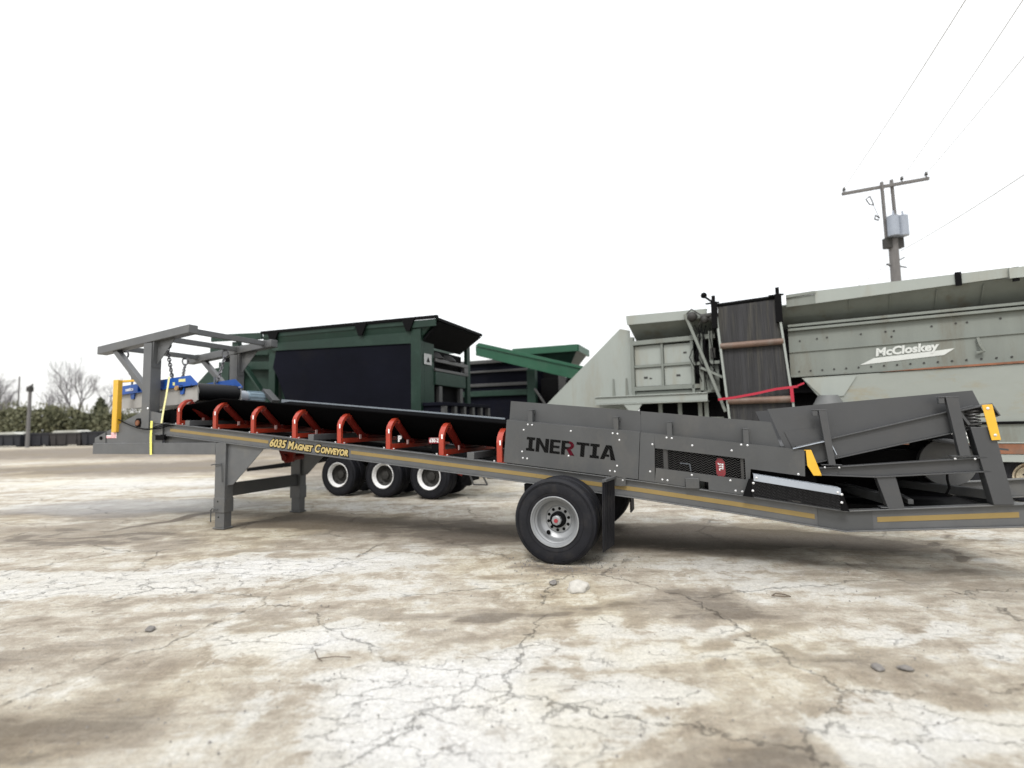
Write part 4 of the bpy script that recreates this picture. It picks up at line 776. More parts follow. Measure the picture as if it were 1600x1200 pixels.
# straps
def strap(pts, wdt, name, label, mat='strap'):
    mb = MB(); base = pts[-1]
    for a, b_ in zip(pts, pts[1:]): mb.bar(a, b_, wdt, 0.005, (0, 1, 0))
    CF.solo(mb, name, mat, base, label, 'strap', 'yellow tie-down straps')
strap([(-7.57, 0.08, 2.70), (-7.59, 0.05, 2.35), (-7.62, 0.03, 2.10), (-7.61, -0.01, 1.84)], 0.045, 'tie_down_strap', 'pale yellow strap running from the blue magnet frame down to the beam end', 'strapp')
strap([(-7.86, -0.020, 1.885), (-7.87, -0.020, 1.58), (-7.85, -0.020, 1.262)], 0.055, 'tie_down_strap', 'bright yellow strap wrapped over the beam end and round the low box tube')

# ------------------------------------------------------------------ green screening machine with three axles
B2 = (-6.5, 5.0, 0)
ga = CF.thing('screening_machine', B2, 'dark green screening machine with black side skirt and white-rimmed wheels, behind the red idlers', 'machine')
def gpart(mb, name, mat, bevel=0.008, parent=None): return mb.build(name, mat, parent or ga, B2, bevel)
for s_ in (-6.91, -5.58, -4.31):
    wheel_set(ga, B2, s_, 3.96, 0.52, 1, rim='whiterim', disc='darkhub', cap='n', n=56, deep=0.16)
    wheel_set(ga, B2, s_, 4.42, 0.52, -1, rim='whiterim', disc='darkhub', cap='n', n=40)
    wheel_set(ga, B2, s_, 5.15, 0.52, -1, rim='whiterim', disc='darkhub', cap='n', n=40)
    mb = MB(); mb.cyl((s_, 4.2, 0.52), (s_, 5.0, 0.52), 0.07, 12); gpart(mb, 'axle', 'black', 0)
for y0 in (4.45, 5.15):
    mb = MB(); mb.prism([(-10.5, 0.50), (-8.8, 0.67), (-7.6, 0.88), (-3.3, 1.05), (-3.3, 1.25), (-7.6, 1.25), (-8.4, 0.85), (-10.5, 0.60)], y0, y0 + 0.12); gpart(mb, 'chassis_beam', 'black')
mb = MB(); mb.prism([(-8.95, 3.78), (-4.70, 3.66), (-4.70, 1.30), (-8.0, 1.30), (-8.52, 2.27), (-8.87, 3.05), (-9.05, 3.32)], 3.93, 3.97); gpart(mb, 'side_skirt', 'navy', 0)
def flare(x0, x1, y0, y1, z0, X0, X1, Y0, Y1, z1, t_=0.03):
    mb = MB(); a = [(x0, y0, z0), (x1, y0, z0), (x1, y1, z0), (x0, y1, z0)]; b_ = [(X0, Y0, z1), (X1, Y0, z1), (X1, Y1, z1), (X0, Y1, z1)]
    ai = [(x0 + t_, y0 + t_, z0), (x1 - t_, y0 + t_, z0), (x1 - t_, y1 - t_, z0), (x0 + t_, y1 - t_, z0)]; bi = [(X0 + t_, Y0 + t_, z1), (X1 - t_, Y0 + t_, z1), (X1 - t_, Y1 - t_, z1), (X0 + t_, Y1 - t_, z1)]
    mb.add(a + b_ + ai + bi, [(i, (i + 1) % 4, (i + 1) % 4 + 4, i + 4) for i in range(4)] + [(i + 8, i + 12, (i + 1) % 4 + 12, (i + 1) % 4 + 8) for i in range(4)] + [(i + 4, (i + 1) % 4 + 4, (i + 1) % 4 + 12, i + 12) for i in range(4)] + [(i, i + 8, (i + 1) % 4 + 8, (i + 1) % 4) for i in range(4)])
    return mb
hpg = gpart(flare(-9.25, -4.62, 3.99, 6.1, 3.68, -9.40, -4.02, 3.88, 6.35, 4.19), 'hopper', 'green')
mb = MB(); mb.band([(-9.42, 4.33), (-4.0, 4.27)], [(-9.42, 4.26), (-4.0, 4.20)], 3.84, 3.92); mb.box(-4.08, -4.0, 3.921, 6.4, 4.15, 4.22); mb.box(-9.4, -4.0, 6.3, 6.4, 4.15, 4.22); mb.build('hopper_lip', 'black', hpg, B2, 0.005)
mb = MB(); mb.add([(-4.60, 4.02, 3.66), (-4.60, 6.08, 3.66), (-4.03, 6.30, 4.13), (-4.03, 3.93, 4.13), (-4.55, 4.02, 3.63), (-4.55, 6.08, 3.63), (-3.99, 6.30, 4.11), (-3.99, 3.93, 4.11)], [(0, 1, 2, 3), (7, 6, 5, 4), (0, 4, 5, 1), (1, 5, 6, 2), (2, 6, 7, 3), (3, 7, 4, 0)]); mb.build('end_dark_slab', 'black', hpg, B2)  # black slab added to darken the underside of the flare end
mb = MB(); mb.prism([(-4.72, 4.19), (-4.05, 4.18), (-4.05, 4.02), (-4.72, 4.02)], 3.86, 3.90); mb.prism([(-9.35, 4.26), (-6.35, 4.23), (-6.35, 4.13), (-9.35, 4.15)], 3.875, 3.905); mb.prism([(-6.05, 4.22), (-4.80, 4.20), (-4.80, 4.10), (-6.05, 4.12)], 3.875, 3.905); mb.build('lip_angle', 'green', hpg, B2)
for s_ in (-9.15, -6.32, -4.95): mb = MB(); mb.prism([(s_, 4.25), (s_ + .36, 4.25), (s_ + .22, 3.95), (s_ + .12, 3.95)], 3.82, 3.86); mb.build('bracket', 'black', hpg, B2)
mb = MB(); mb.prism([(-9.25, 3.99), (-4.66, 3.93), (-4.66, 3.66), (-9.02, 3.78)], 3.90, 3.93); gpart(mb, 'side_sheet', 'green', 0)
mb = MB(); mb.box(-4.74, -4.47, 3.89, 4.05, 1.3, 4.0); gpart(mb, 'post', 'green'); 
mb = MB(); mb.box(-4.55, -4.47, 4.051, 4.52, 1.3, 3.95); gpart(mb, 'post', 'green')
mb = MB(); mb.box(-4.56, -4.46, 6.35, 6.55, 1.3, 4.05); gpart(mb, 'post', 'green')
mb = MB(); mb.box(-8.6, -4.62, 4.1, 6.3, 1.3, 3.6); gpart(mb, 'screen_body', 'black')
mb = MB(); mb.box(-4.50, -4.42, 4.5, 6.34, 3.27, 3.36); mb.box(-4.50, -4.42, 4.5, 6.34, 3.04, 3.11); mb.box(-4.50, -4.42, 6.1, 6.34, 3.115, 3.265); mb.box(-4.55, -4.45, 4.75, 4.9, 1.9, 2.68); mb.box(-4.55, -4.45, 5.9, 6.05, 1.9, 2.68); gpart(mb, 'end_frame', 'spring')
mb = MB(); mb.box(-4.52, -4.43, 4.53, 6.2, 2.70, 3.03); gpart(mb, 'end_beam', 'green')
mb = MB(); mb.box(-4.455, -4.445, 4.02, 4.36, 3.16, 3.42); stk = gpart(mb, 'sticker', 'tagw', 0)
mb = MB(); mb.add([(-4.440, 4.11, 3.22), (-4.440, 4.27, 3.22), (-4.440, 4.19, 3.35)], [(0, 1, 2)]); mb.build('sticker_symbol', 'black', stk, B2)
for y_ in (4.75, 5.4): mb = MB(); mb.cyl((-4.6, y_, 3.37), (-4.6, y_, 3.52), 0.26, 18, 0.12); gpart(mb, 'motor_dome', 'spring', 0)
mb = MB(); mb.box(-5.0, -3.9, 3.95, 6.6, 2.16, 2.24); mb.box(-4.9, -4.0, 4.0, 6.5, 1.3, 2.155); gpart(mb, 'lower_bin', 'navy')
for k in range(6): mb = MB(); mb.box(-4.0, -3.9, 4.0 + k * .5, 4.12 + k * .5, 1.5, 2.15); gpart(mb, 'rib', 'spring', 0)
# left end of the machine (behind the gantry)
mb = MB(); mb.band([(-11.35, 4.40), (-9.45, 4.31)], [(-11.35, 4.20), (-9.45, 4.13)], 3.9, 3.96); mb.band([(-11.5, 4.05), (-9.3, 3.93)], [(-11.5, 3.80), (-9.3, 3.70)], 4.0, 4.05); mb.band([(-11.2, 3.62), (-9.2, 3.52)], [(-11.2, 3.40), (-9.2, 3.30)], 4.05, 4.1); gpart(mb, 'top_rail', 'green')
for s_ in (-10.62, -9.25): mb = MB(); mb.box(s_, s_ + .22, 3.98, 4.12, 1.25, 4.15); gpart(mb, 'post', 'green')
mb = MB(); mb.bar((-10.1, 3.96, 3.45), (-8.9, 3.96, 2.1), 0.05, 0.17, (0, 1, 0)); gpart(mb, 'diagonal_brace', 'green')
mb = MB(); mb.prism([(-12.1, 2.95), (-11.5, 3.42), (-10.75, 3.50), (-10.75, 1.9), (-12.1, 1.9)], 4.0, 4.03); mb.box(-10.6, -8.7, 4.25, 4.3, 1.9, 4.1); gpart(mb, 'end_plate', 'green')
mb = MB(); mb.box(-11.4, -8.9, 4.4, 6.2, 2.0, 3.9); gpart(mb, 'inner_body', 'black')
for s_, y_ in ((-11.47, 4.36), (-9.98, 5.9)): mb = MB(); mb.box(s_, s_ + .10, y_, y_ + .10, 0.0, 2.0); gpart(mb, 'stand_leg', 'black')
mb = MB(); mb.prism([(-3.7, 1.2), (-2.9, 1.2), (-2.95, 0.85), (-3.5, 0.62)], 4.2, 4.3); mb.box(-3.3, -2.7, 4.3, 4.7, 0.80, 1.05); mb.bar((-3.4, 4.2, 0.75), (-3.1, 4.2, 0.55), 0.04, 0.04); mb.bar((-3.1, 4.2, 0.55), (-2.8, 4.2, 0.75), 0.04, 0.04); mb.box(-2.72, -2.58, 4.2, 4.34, 0.62, 1.2); gpart(mb, 'hanger_bracket', 'navy')
mb = MB(); mb.bar((-2.9, 4.3, 0.78), (-1.2, 4.3, 1.15), 0.08, 0.10); mb.bar((-2.9, 5.2, 0.78), (-1.2, 5.2, 1.15), 0.08, 0.10); gpart(mb, 'drawbar', 'black')
for s_ in (-3.35, -3.05):
    for z_ in (0.92, 1.04): mb = MB(); mb.cyl((s_, 4.29, z_), (s_, 4.18, z_), 0.03, 10); mb.build('lamp', 'white', ga, B2)

mb = MB(); mb.box(-3.62, -3.42, 4.25, 4.4, 0.30, 0.95); mb.box(-3.45, -2.95, 4.3, 4.38, 0.62, 0.92); mb.box(-2.95, -2.72, 4.2, 4.4, 0.48, 1.0); mb.box(-3.95, -3.6, 4.5, 5.2, 0.35, 0.95); gpart(mb, 'suspension_hanger', 'black')
mb = MB(); mb.bar((-3.40, 4.22, 0.60), (-3.30, 4.22, 0.34), 0.03, 0.03); mb.bar((-3.30, 4.22, 0.34), (-2.95, 4.22, 0.34), 0.03, 0.03); mb.bar((-2.95, 4.22, 0.34), (-3.05, 4.22, 0.52), 0.03, 0.03); gpart(mb, 'step_loop', 'spring', 0)
mb = MB(); mb.tube([(-3.75, 4.15, 0.85), (-3.70, 4.10, 0.62), (-3.55, 4.12, 0.55), (-3.45, 4.15, 0.72)], 0.02, 6); gpart(mb, 'air_hose', 'redd', 0)
# ------------------------------------------------------------------ second green machine
B3 = (-3, 7.2, 0.4407)
gb_ = CF.thing('crushing_machine', (-4.684, 11.998, 0), 'dark plant with a bright green sloping side conveyor, between the two big machines', 'machine')
gb_.scale = (1.35, 1.35, 1.35)   # modelled in units of 1.35 m
def hpart(mb, name, mat, bevel=0.008): return mb.build(name, mat, gb_, B3, bevel)
mb = MB(); mb.box(-5.6, -2.86, 6.9, 9.2, 0.9, 3.50); hpart(mb, 'engine_housing', 'navy')
mb = MB(); mb.box(-5.6, -2.85, 6.80, 6.90, 3.44, 3.54); mb.box(-5.6, -2.85, 6.82, 6.90, 3.18, 3.24); mb.box(-5.6, -2.85, 6.84, 6.90, 2.78, 2.87); hpart(mb, 'rail', 'spring')
mb = MB(); mb.box(-5.6, -2.86, 6.80, 6.90, 2.50, 2.66); hpart(mb, 'rail', 'green')
mb = MB(); mb.box(-2.84, -2.60, 6.75, 6.95, 0.6, 3.2); hpart(mb, 'post', 'green')
mb = MB(); mb.bar((-2.6, 6.7, 2.65), (-2.1, 6.7, 1.9), 0.05, 0.08, (0, 1, 0)); hpart(mb, 'strut', 'spring')
mb = MB(); mb.box(-2.58, -0.4, 7.2, 9.0, 0.5, 2.95); hpart(mb, 'machinery_bay', 'black')
for s_, g in ((-1.65, 'green'), (-1.30, 'green'), (-2.0, 'spring'), (-0.95, 'green')): mb = MB(); mb.box(s_, s_ + .20, 6.95, 7.15, 0.6, 3.0); hpart(mb, 'column', g)
mb = MB(); mb.band([(-4.12, 3.86), (-0.5, 2.88)], [(-4.12, 3.60), (-0.5, 2.56)], 6.2, 6.24); mb.band([(-4.0, 3.94), (-0.5, 2.95)], [(-4.12, 3.865), (-0.5, 2.885)], 6.16, 6.40); arm = hpart(mb, 'side_conveyor', 'bgreen', 0.004)
fl2 = flare(-3.3, -1.95, 8.2, 9.1, 3.45, -3.55, -1.72, 8.0, 9.3, 3.80); o = hpart(fl2, 'hopper', 'green')
mb = MB(); mb.box(-3.7, -1.68, 7.93, 8.0, 3.78, 3.98); mb.box(-1.72, -1.65, 8.0, 9.4, 3.78, 3.98); mb.build('hopper_lip', 'bgreen', o, B3)
mb = MB(); mb.box(-3.2, -2.0, 8.3, 9.0, 2.4, 3.44); hpart(mb, 'hopper_base', 'black')
for y_ in (7.4, 8.8):
    for s_ in (-5.2, -3.3, -0.9): mb = MB(); mb.box(s_, s_ + .15, y_, y_ + .15, 0.441, 1.2); hpart(mb, 'stand_leg', 'black')

# ------------------------------------------------------------------ big grey-green machine (folded screening plant)
B4 = (-4, 1.2, 0)
gm = GF.thing('screening_plant', B4, 'huge weathered grey-green screening plant marked McCloskey, with a folded ribbed belt, at the right', 'machine')
def qpart(mb, name, mat, bevel=0.006, parent=None): return mb.build(name, mat, parent or gm, B4, bevel)
XR = 1.6
mb = MB(); mb.box(-7.75, XR, 0.25, 2.8, 2.3, 3.85); mb.box(-7.7, XR, 0.5, 2.6, 0.75, 2.3); qpart(mb, 'body', 'black')
# upper flare with lip
mb = MB(); mb.add([(-7.78, -0.02, 4.33), (XR, -0.02, 4.42), (XR, 0.62, 3.88), (-7.7, 0.62, 3.86), (-7.78, 0.01, 4.36), (XR, 0.01, 4.45), (XR, 0.65, 3.91), (-7.7, 0.65, 3.89)], [(0, 1, 2, 3), (7, 6, 5, 4), (0, 4, 5, 1), (3, 2, 6, 7), (0, 3, 7, 4), (1, 5, 6, 2)]); fl_ = qpart(mb, 'flare_panel', 'gg', 0)
mb = MB(); mb.band([(-7.82, 4.56), (-5.75, 4.50)], [(-7.80, 4.32), (-5.75, 4.28)], -0.06, -0.02); mb.band([(-7.82, 4.57), (-5.75, 4.51)], [(-7.82, 4.56), (-5.75, 4.50)], -0.06, 0.12); mb.build('lip', 'gg2', fl_, B4)
mb = MB(); mb.band([(-3.39, 4.61), (-0.05, 4.60)], [(-3.39, 4.33), (-0.05, 4.42)], -0.06, -0.02); mb.band([(-3.39, 4.62), (-0.05, 4.61)], [(-3.39, 4.611), (-0.05, 4.601)], -0.06, 0.2); mb.band([(-0.08, 4.59), (XR, 4.57)], [(-0.08, 4.38), (XR, 4.36)], -0.12, -0.062); mb.build('lip', 'gg2', fl_, B4)
mb = MB(); mb.band([(-3.98, 4.60), (-3.38, 4.62)], [(-3.98, 4.53), (-3.38, 4.56)], -0.09, -0.02); mb.band([(-3.98, 4.525), (-3.38, 4.55)], [(-3.98, 4.32), (-3.38, 4.33)], -0.05, -0.02); mb.build('lip', 'gg', fl_, B4)
for s_ in (-6.95, -6.2, -3.45, -2.75, -2.0, -1.2, -0.45, 0.3, 1.0):
    mb = MB(); mb.add([(s_, 0.0, 4.34), (s_ + .03, 0.0, 4.34), (s_ + .06, 0.56, 3.9), (s_ + .03, 0.56, 3.9), (s_, 0.22, 4.34), (s_ + .03, 0.22, 4.34)], [(0, 1, 2, 3), (0, 3, 4), (1, 5, 2)]); mb.build('rib', 'gg', fl_, B4)
for s_, z_ in ((-0.85, 4.64), (0.02, 4.60)): mb = MB(); mb.box(s_ - .05, s_ + .05, -0.10, -0.06, z_ - .28, z_); mb.build('clamp', 'black', fl_, B4)
# right-hand side sheets
mb = MB(); mb.band([(-3.98, 3.92), (XR, 3.93)], [(-3.98, 3.86), (XR, 3.87)], 0.10, 0.26); mb.band([(-3.98, 3.82), (XR, 3.83)], [(-3.98, 3.76), (XR, 3.77)], 0.06, 0.26); qpart(mb, 'ledge', 'gg')
mb = MB(); mb.band([(-3.98, 3.755), (XR, 3.765)], [(-3.98, 3.26), (XR, 3.33)], 0.16, 0.20); up_ = qpart(mb, 'side_sheet', 'gg', 0)
mb = MB(); mb.band([(-3.98, 3.24), (XR, 3.31)], [(-3.98, 2.70), (XR, 2.76)], 0.03, 0.07); lo_ = qpart(mb, 'side_sheet', 'gg', 0)
mb = MB(); mb.band([(-3.98, 3.255), (XR, 3.325)], [(-3.98, 3.24), (XR, 3.31)], 0.0, 0.2); mb.band([(-3.98, 2.70), (XR, 2.76)], [(-3.98, 2.66), (XR, 2.72)], -0.02, 0.2); qpart(mb, 'ledge', 'gg', 0)
def dots(parent, pts, y): 
    for s_, z_ in pts: mb = MB(); mb.cyl((s_, y, z_), (s_, y - .012, z_), 0.02, 8); mb.build('rivet', 'darkhub', parent, B4)
dots(up_, [(-3.75, 3.52), (-3.4, 3.54), (-3.2, 3.55), (-2.55, 3.56), (-2.1, 3.57), (-1.95, 3.57), (-1.3, 3.6), (-0.9, 3.62), (-0.72, 3.62), (-0.2, 3.64), (-2.0, 3.45)], 0.158)
dots(lo_, [(-3.8 + k * 0.23, 2.79 + k * 0.003) for k in range(21)], 0.028)
mb = MB(); mb.tube([(-0.62, -0.02, 3.26), (-0.60, -0.05, 3.10), (-0.55, -0.05, 2.98), (-0.66, -0.03, 2.95)], 0.03, 6); mb.build('hook', 'gg', lo_, B4)
mb = MB(); mb.prism([(-2.62, 2.855), (-2.36, 2.99), (-1.20, 3.065), (-1.12, 3.075), (-0.98, 3.085), (-1.16, 2.96), (-1.22, 2.955)], 0.020, 0.029); lg_ = mb.build('logo_swoosh', 'ggtext', lo_, B4)
mb = MB(); put_text(mb, text_geo('McCloskey', 0.235, 0.010, 0.15, 1.02), -2.33, 0.015, 3.03, 0.045); mb.build('lettering', 'ggtext', lo_, B4)
# lower hopper sheets
mb = MB(); mb.prism([(-3.76, 2.62), (XR, 2.70), (XR, 1.56), (-3.0, 1.52)], -0.20, -0.16); hs = qpart(mb, 'hopper_sheet', 'gglt', 0)
mb = MB(); mb.prism([(-3.74, 2.60), (-2.72, 2.60), (-2.98, 2.18), (-3.36, 2.14)], -0.225, -0.201); mb.build('patch_plate', 'gg2', hs, B4)
mb = MB(); mb.prism([(-2.3, 2.66), (-1.4, 2.70), (XR, 2.76), (XR, 2.71), (-1.4, 2.665)], -0.23, -0.205); mb.build('rust_edge', 'rust', hs, B4)
mb = MB(); mb.prism([(-3.1, 1.55), (XR, 1.58), (XR, 1.54), (-3.1, 1.50)], -0.24, -0.1); qpart(mb, 'ledge', 'black', 0)
mb = MB(); mb.prism([(-3.1, 1.49), (XR, 1.53), (XR, 1.17), (-3.1, 1.17)], -0.19, -0.15); lw = qpart(mb, 'lower_sheet', 'gg', 0)
mb = MB(); put_text(mb, text_geo('International.c', 0.215, 0.012, 0, 1.0), -1.75, -0.196, 1.235, 0.02); mb.build('lettering', 'white', lw, B4)
mb = MB(); mb.box(-3.6, XR, -0.20, 0.25, 1.14, 1.168); mb.box(-3.8, XR, -0.17, 0.1, 0.78, 0.93); qpart(mb, 'deck_edge', 'gg2')
mb = MB(); mb.box(-3.6, XR, -0.185, 0.2, 0.935, 1.135); qpart(mb, 'rusty_deck', 'rust')
mb = MB(); mb.cyl((-3.28, -0.30, 2.20), (-3.28, -0.30, 1.88), 0.19, 24, 0.36); mb.cyl((-3.28, -0.30, 1.88), (-3.28, -0.30, 1.5), 0.36, 24); qpart(mb, 'dust_cone', 'conegrey', 0)
# left window bay
mb = MB()
for (a, b_, z0, z1) in ((-7.68, -6.98, 3.22, 3.74), (-6.90, -6.22, 3.22, 3.72), (-7.68, -6.98, 2.64, 3.14), (-6.90, -6.22, 2.64, 3.14)): mb.box(a, b_, 0.16, 0.20, z0, z1)
qpart(mb, 'bay_panel', 'gg2')
mb = MB(); mb.box(-7.78, -7.69, 0.08, 0.24, 1.3, 4.0); mb.box(-6.97, -6.91, 0.10, 0.24, 2.55, 3.85); mb.box(-6.21, -6.14, 0.08, 0.24, 2.4, 3.9); mb.box(-7.69, -5.6, 0.06, 0.24, 3.76, 3.88); mb.box(-7.69, -6.2, 0.11, 0.23, 3.145, 3.215); mb.box(-7.69, -6.0, 0.08, 0.24, 2.52, 2.63); mb.box(-7.69, -6.0, 0.15, 0.24, 2.41, 2.50); qpart(mb, 'bay_frame', 'gg')
mb = MB(); mb.box(-8.75, -5.82, -0.12, -0.06, 2.20, 2.37); mb.box(-8.75, -5.82, -0.16, 0.2, 2.375, 2.40); mb.box(-8.75, -5.82, -0.16, 0.2, 2.17, 2.195); rl = qpart(mb, 'long_rail', 'gg2')
mb = MB(); mb.prism([(-7.95, 2.165), (-7.45, 2.165), (-7.6, 1.95), (-7.78, 1.95)], -0.14, -0.10); mb.build('rail_bracket', 'gg2', rl, B4)
for s_ in (-7.1, -6.6, -6.1, -5.95): mb = MB(); mb.box(s_, s_ + .10, 0.15, 0.22, 0.9, 2.17); qpart(mb, 'frame_post', 'gg')
mb = MB(); mb.box(-7.7, -5.5, 0.16, 0.24, 1.62, 1.78); qpart(mb, 'frame_rail', 'gg')
# chute side plate (pale triangle)
mb = MB(); mb.prism([(-10.45, 2.24), (-8.10, 4.30), (-7.83, 4.22), (-7.80, 1.5), (-11.25, 1.5)], 0.28, 0.32); cp = qpart(mb, 'chute_plate', 'gg2', 0)
for s_ in (-8.35, -7.98): mb = MB(); mb.prism([(s_, 2.9), (s_ + .03, 2.9), (s_ + .06, 2.35), (s_ - .02, 2.35)], 0.24, 0.279); mb.build('rib', 'gg', cp, B4)
# truss and hydraulics
mb = MB(); mb.bar((-6.27, -0.08, 4.42), (-5.85, -0.08, 3.2), 0.07, 0.11, (0, 1, 0)); mb.bar((-5.85, -0.08, 3.2), (-5.42, -0.10, 1.9), 0.07, 0.11, (0, 1, 0)); mb.bar((-5.95, -0.06, 3.02), (-5.45, -0.06, 2.75), 0.06, 0.09, (0, 1, 0)); mb.box(-6.12, -5.5, -0.03, 0.05, 3.10, 3.18); mb.box(-6.0, -5.9, 0.0, 0.08, 2.45, 3.9); mb.box(-5.75, -5.66, 0.02, 0.10, 2.45, 3.95); mb.box(-5.95, -5.55, 0.10, 0.14, 2.4, 3.1); qpart(mb, 'truss', 'gg')
mb = MB(); mb.ball((-6.10, -0.10, 4.33), 0.13, 14); mb.cyl((-5.9, -0.10, 4.30), (-5.6, -0.10, 4.32), 0.07, 12); mb.ball((-5.80, -0.12, 4.22), 0.10, 10); mb.ball((-5.62, -0.1, 4.22), 0.09, 10); mb.tube([(-6.25, -0.1, 4.40), (-6.1, -0.16, 4.52), (-5.9, -0.12, 4.36), (-5.75, -0.16, 4.24)], 0.018, 6); mb.tube([(-5.95, -0.1, 4.1), (-5.8, -0.15, 4.3), (-5.6, -0.12, 4.12)], 0.018, 6); qpart(mb, 'hydraulic_motor', 'darkhub', 0)
mb = MB(); mb.tube([(-5.9, -0.05, 4.0), (-5.82, -0.09, 3.7), (-5.86, -0.08, 3.4), (-5.75, -0.08, 3.1), (-5.78, -0.06, 2.7)], 0.016, 6); mb.tube([(-6.1, -0.04, 4.0), (-6.02, -0.07, 3.6), (-6.05, -0.05, 3.15)], 0.014, 6); qpart(mb, 'hydraulic_hose', 'black', 0)
mb = MB()
rq = random.Random(8)
for k in range(7):
    x0 = -6.15 + k * 0.09; mb.tube([(x0, -0.02, 4.2 - rq.random() * .3), (x0 + rq.uniform(-.1, .15), -0.08, 3.8), (x0 + rq.uniform(-.1, .15), -0.06, 3.3), (x0 + rq.uniform(-.05, .2), -0.07, 2.9 - rq.random() * .5)], 0.012, 5)
qpart(mb, 'hose_bundle', 'black', 0)
mb = MB(); mb.box(-5.98, -5.80, -0.04, 0.02, 2.95, 3.12); mb.box(-5.72, -5.60, -0.04, 0.02, 3.25, 3.5); qpart(mb, 'valve_block', 'darkhub')
for s_, z_, q in ((-7.45, 2.85, .05), (-6.6, 2.86, .05), (-7.3, 2.83, .03), (-6.4, 3.45, .04)): mb = MB(); mb.box(s_, s_ + q * 2, 0.150, 0.159, z_, z_ + q); qpart(mb, 'small_label', 'darkhub', 0)
# folded belt with rails and rollers
mb = MB(); mb.add([(-5.48, -0.14, 4.50), (-4.12, -0.14, 4.52), (-4.0, -0.14, 1.6), (-5.32, -0.14, 1.6), (-5.48, -0.08, 4.50), (-4.12, -0.08, 4.52), (-4.0, -0.08, 1.6), (-5.32, -0.08, 1.6)], [(0, 1, 2, 3), (7, 6, 5, 4), (0, 4, 5, 1), (1, 5, 6, 2), (3, 7, 4, 0), (2, 6, 7, 3)]); fb = qpart(mb, 'folded_belt', 'oldbelt', 0)
for k in range(9):
    a = -5.40 + k * 0.145; mb = MB(); mb.prism([(a, 4.45), (a + .03, 4.45), (a + .03 + .11, 1.7), (a + .11, 1.7)], -0.158, -0.141); mb.build('belt_rib', 'oldbelt', fb, B4)
mb = MB(); mb.cyl((-5.45, -0.20, 3.50), (-4.08, -0.20, 3.50), 0.075, 16); qpart(mb, 'roller', 'rustroll', 0)
mb = MB(); mb.cyl((-5.35, -0.20, 2.15), (-4.0, -0.20, 2.15), 0.08, 16); qpart(mb, 'roller', 'rustroll', 0)
mb = MB(); mb.cyl((-5.48, -0.12, 4.54), (-4.08, -0.12, 4.57), 0.05, 12); qpart(mb, 'roller', 'black', 0)
for a, b_ in (((-5.52, 4.45), (-5.32, 1.6)), ((-4.16, 4.50), (-3.93, 1.6))): mb = MB(); mb.bar((a[0], -0.18, a[1]), (b_[0], -0.18, b_[1]), 0.05, 0.13, (0, 1, 0)); qpart(mb, 'belt_rail', 'gg2')
for s_ in (-5.55, -4.14): mb = MB(); mb.box(s_ - .07, s_ + .07, -0.26, -0.14, 3.95, 4.62); mb.box(s_ - .05, s_ + .03, -0.24, -0.16, 4.62, 4.78); mb.box(s_ - .2, s_ + .12, -0.22, -0.18, 4.58, 4.62); qpart(mb, 'end_bracket', 'black')
mb = MB(); mb.ball((-5.78, -0.2, 4.82), 0.08, 8); mb.bar((-5.78, -0.2, 4.8), (-5.58, -0.2, 4.62), 0.04, 0.05); qpart(mb, 'valve_handle', 'black', 0)
# undercarriage
for s_ in (-1.22, 0.02):
    wheel_set(gm, B4, s_, 0.02, 0.47, 1, rim='rustrim', disc='rustrim', cap='n', n=48, deep=0.05)
for y_ in (0.3, 2.3):
    for s_ in (-7.5, -4.8): mb = MB(); mb.box(s_, s_ + .2, y_, y_ + .2, 0, 1.0); qpart(mb, 'stand_leg', 'black')
mb = MB(); mb.box(-7.7, XR, 0.3, 0.45, 0.45, 0.80); qpart(mb, 'chassis_beam', 'black')
# ribbon tied to the folded belt
mb = MB(); pts = [(-5.56, -0.26, 2.20), (-5.2, -0.27, 2.23), (-4.7, -0.27, 2.31), (-4.3, -0.27, 2.39), (-3.85, -0.27, 2.43)]
for a, b_ in zip(pts, pts[1:]): mb.bar(a, b_, 0.055, 0.006, (0, 1, 0))
mb.bar((-3.98, -0.275, 2.42), (-3.97, -0.275, 2.08), 0.07, 0.006, (0, 1, 0)); mb.bar((-3.86, -0.28, 2.44), (-3.72, -0.28, 2.50), 0.04, 0.006, (0, 1, 0))
GF.solo(mb, 'warning_ribbon', 'ribbon', (-4.7, -0.27, 2.1), 'red ribbon tied across the folded ribbed belt of the grey-green machine', 'ribbon')
mb = MB(); mb.box(-4.5, -2.2, -0.75, -0.55, 0.14, 0.40); mb.box(-4.5, -4.3, -0.8, -0.5, 0, 0.14); mb.box(-2.4, -2.2, -0.8, -0.5, 0, 0.14)
GF.solo(mb, 'steel_beam', 'gg2', (-3.3, -0.65, 0), 'pale weathered beam lying on blocks behind the conveyor tail', 'beam', bevel=0.01)

# ------------------------------------------------------------------ utility pole at the right
def wthing(name, loc, label, cat, group=None):
    o = bpy.data.objects.new(name, None); COL.objects.link(o); o.location = loc; o.empty_display_size = 0.5
    return tag(o, label, cat, group)
UP = (18.42, 24.0, 0)
up_ = wthing('utility_pole', UP, 'tall wooden utility pole with crossarm and transformer can behind the grey-green machine', 'utility pole')
mb = MB(); mb.cyl((0, 0, 0), (0, 0, 10.2), 0.25, 18, 0.20); mb.build('pole', 'wood', up_)
mb = MB(); mb.bar((-0.30, 0, 10.0), (-0.33, 0, 13.05), 0.13, 0.10); mb.bar((0.22, 0, 10.0), (0.15, 0, 13.15), 0.13, 0.10); mb.build('pole_extension', 'wood', up_)
mb = MB(); mb.bar((-1.88, 0.62, 12.76), (1.50, -0.58, 12.91), 0.13, 0.15); ca = mb.build('crossarm', 'wood', up_, bevel=0.01)
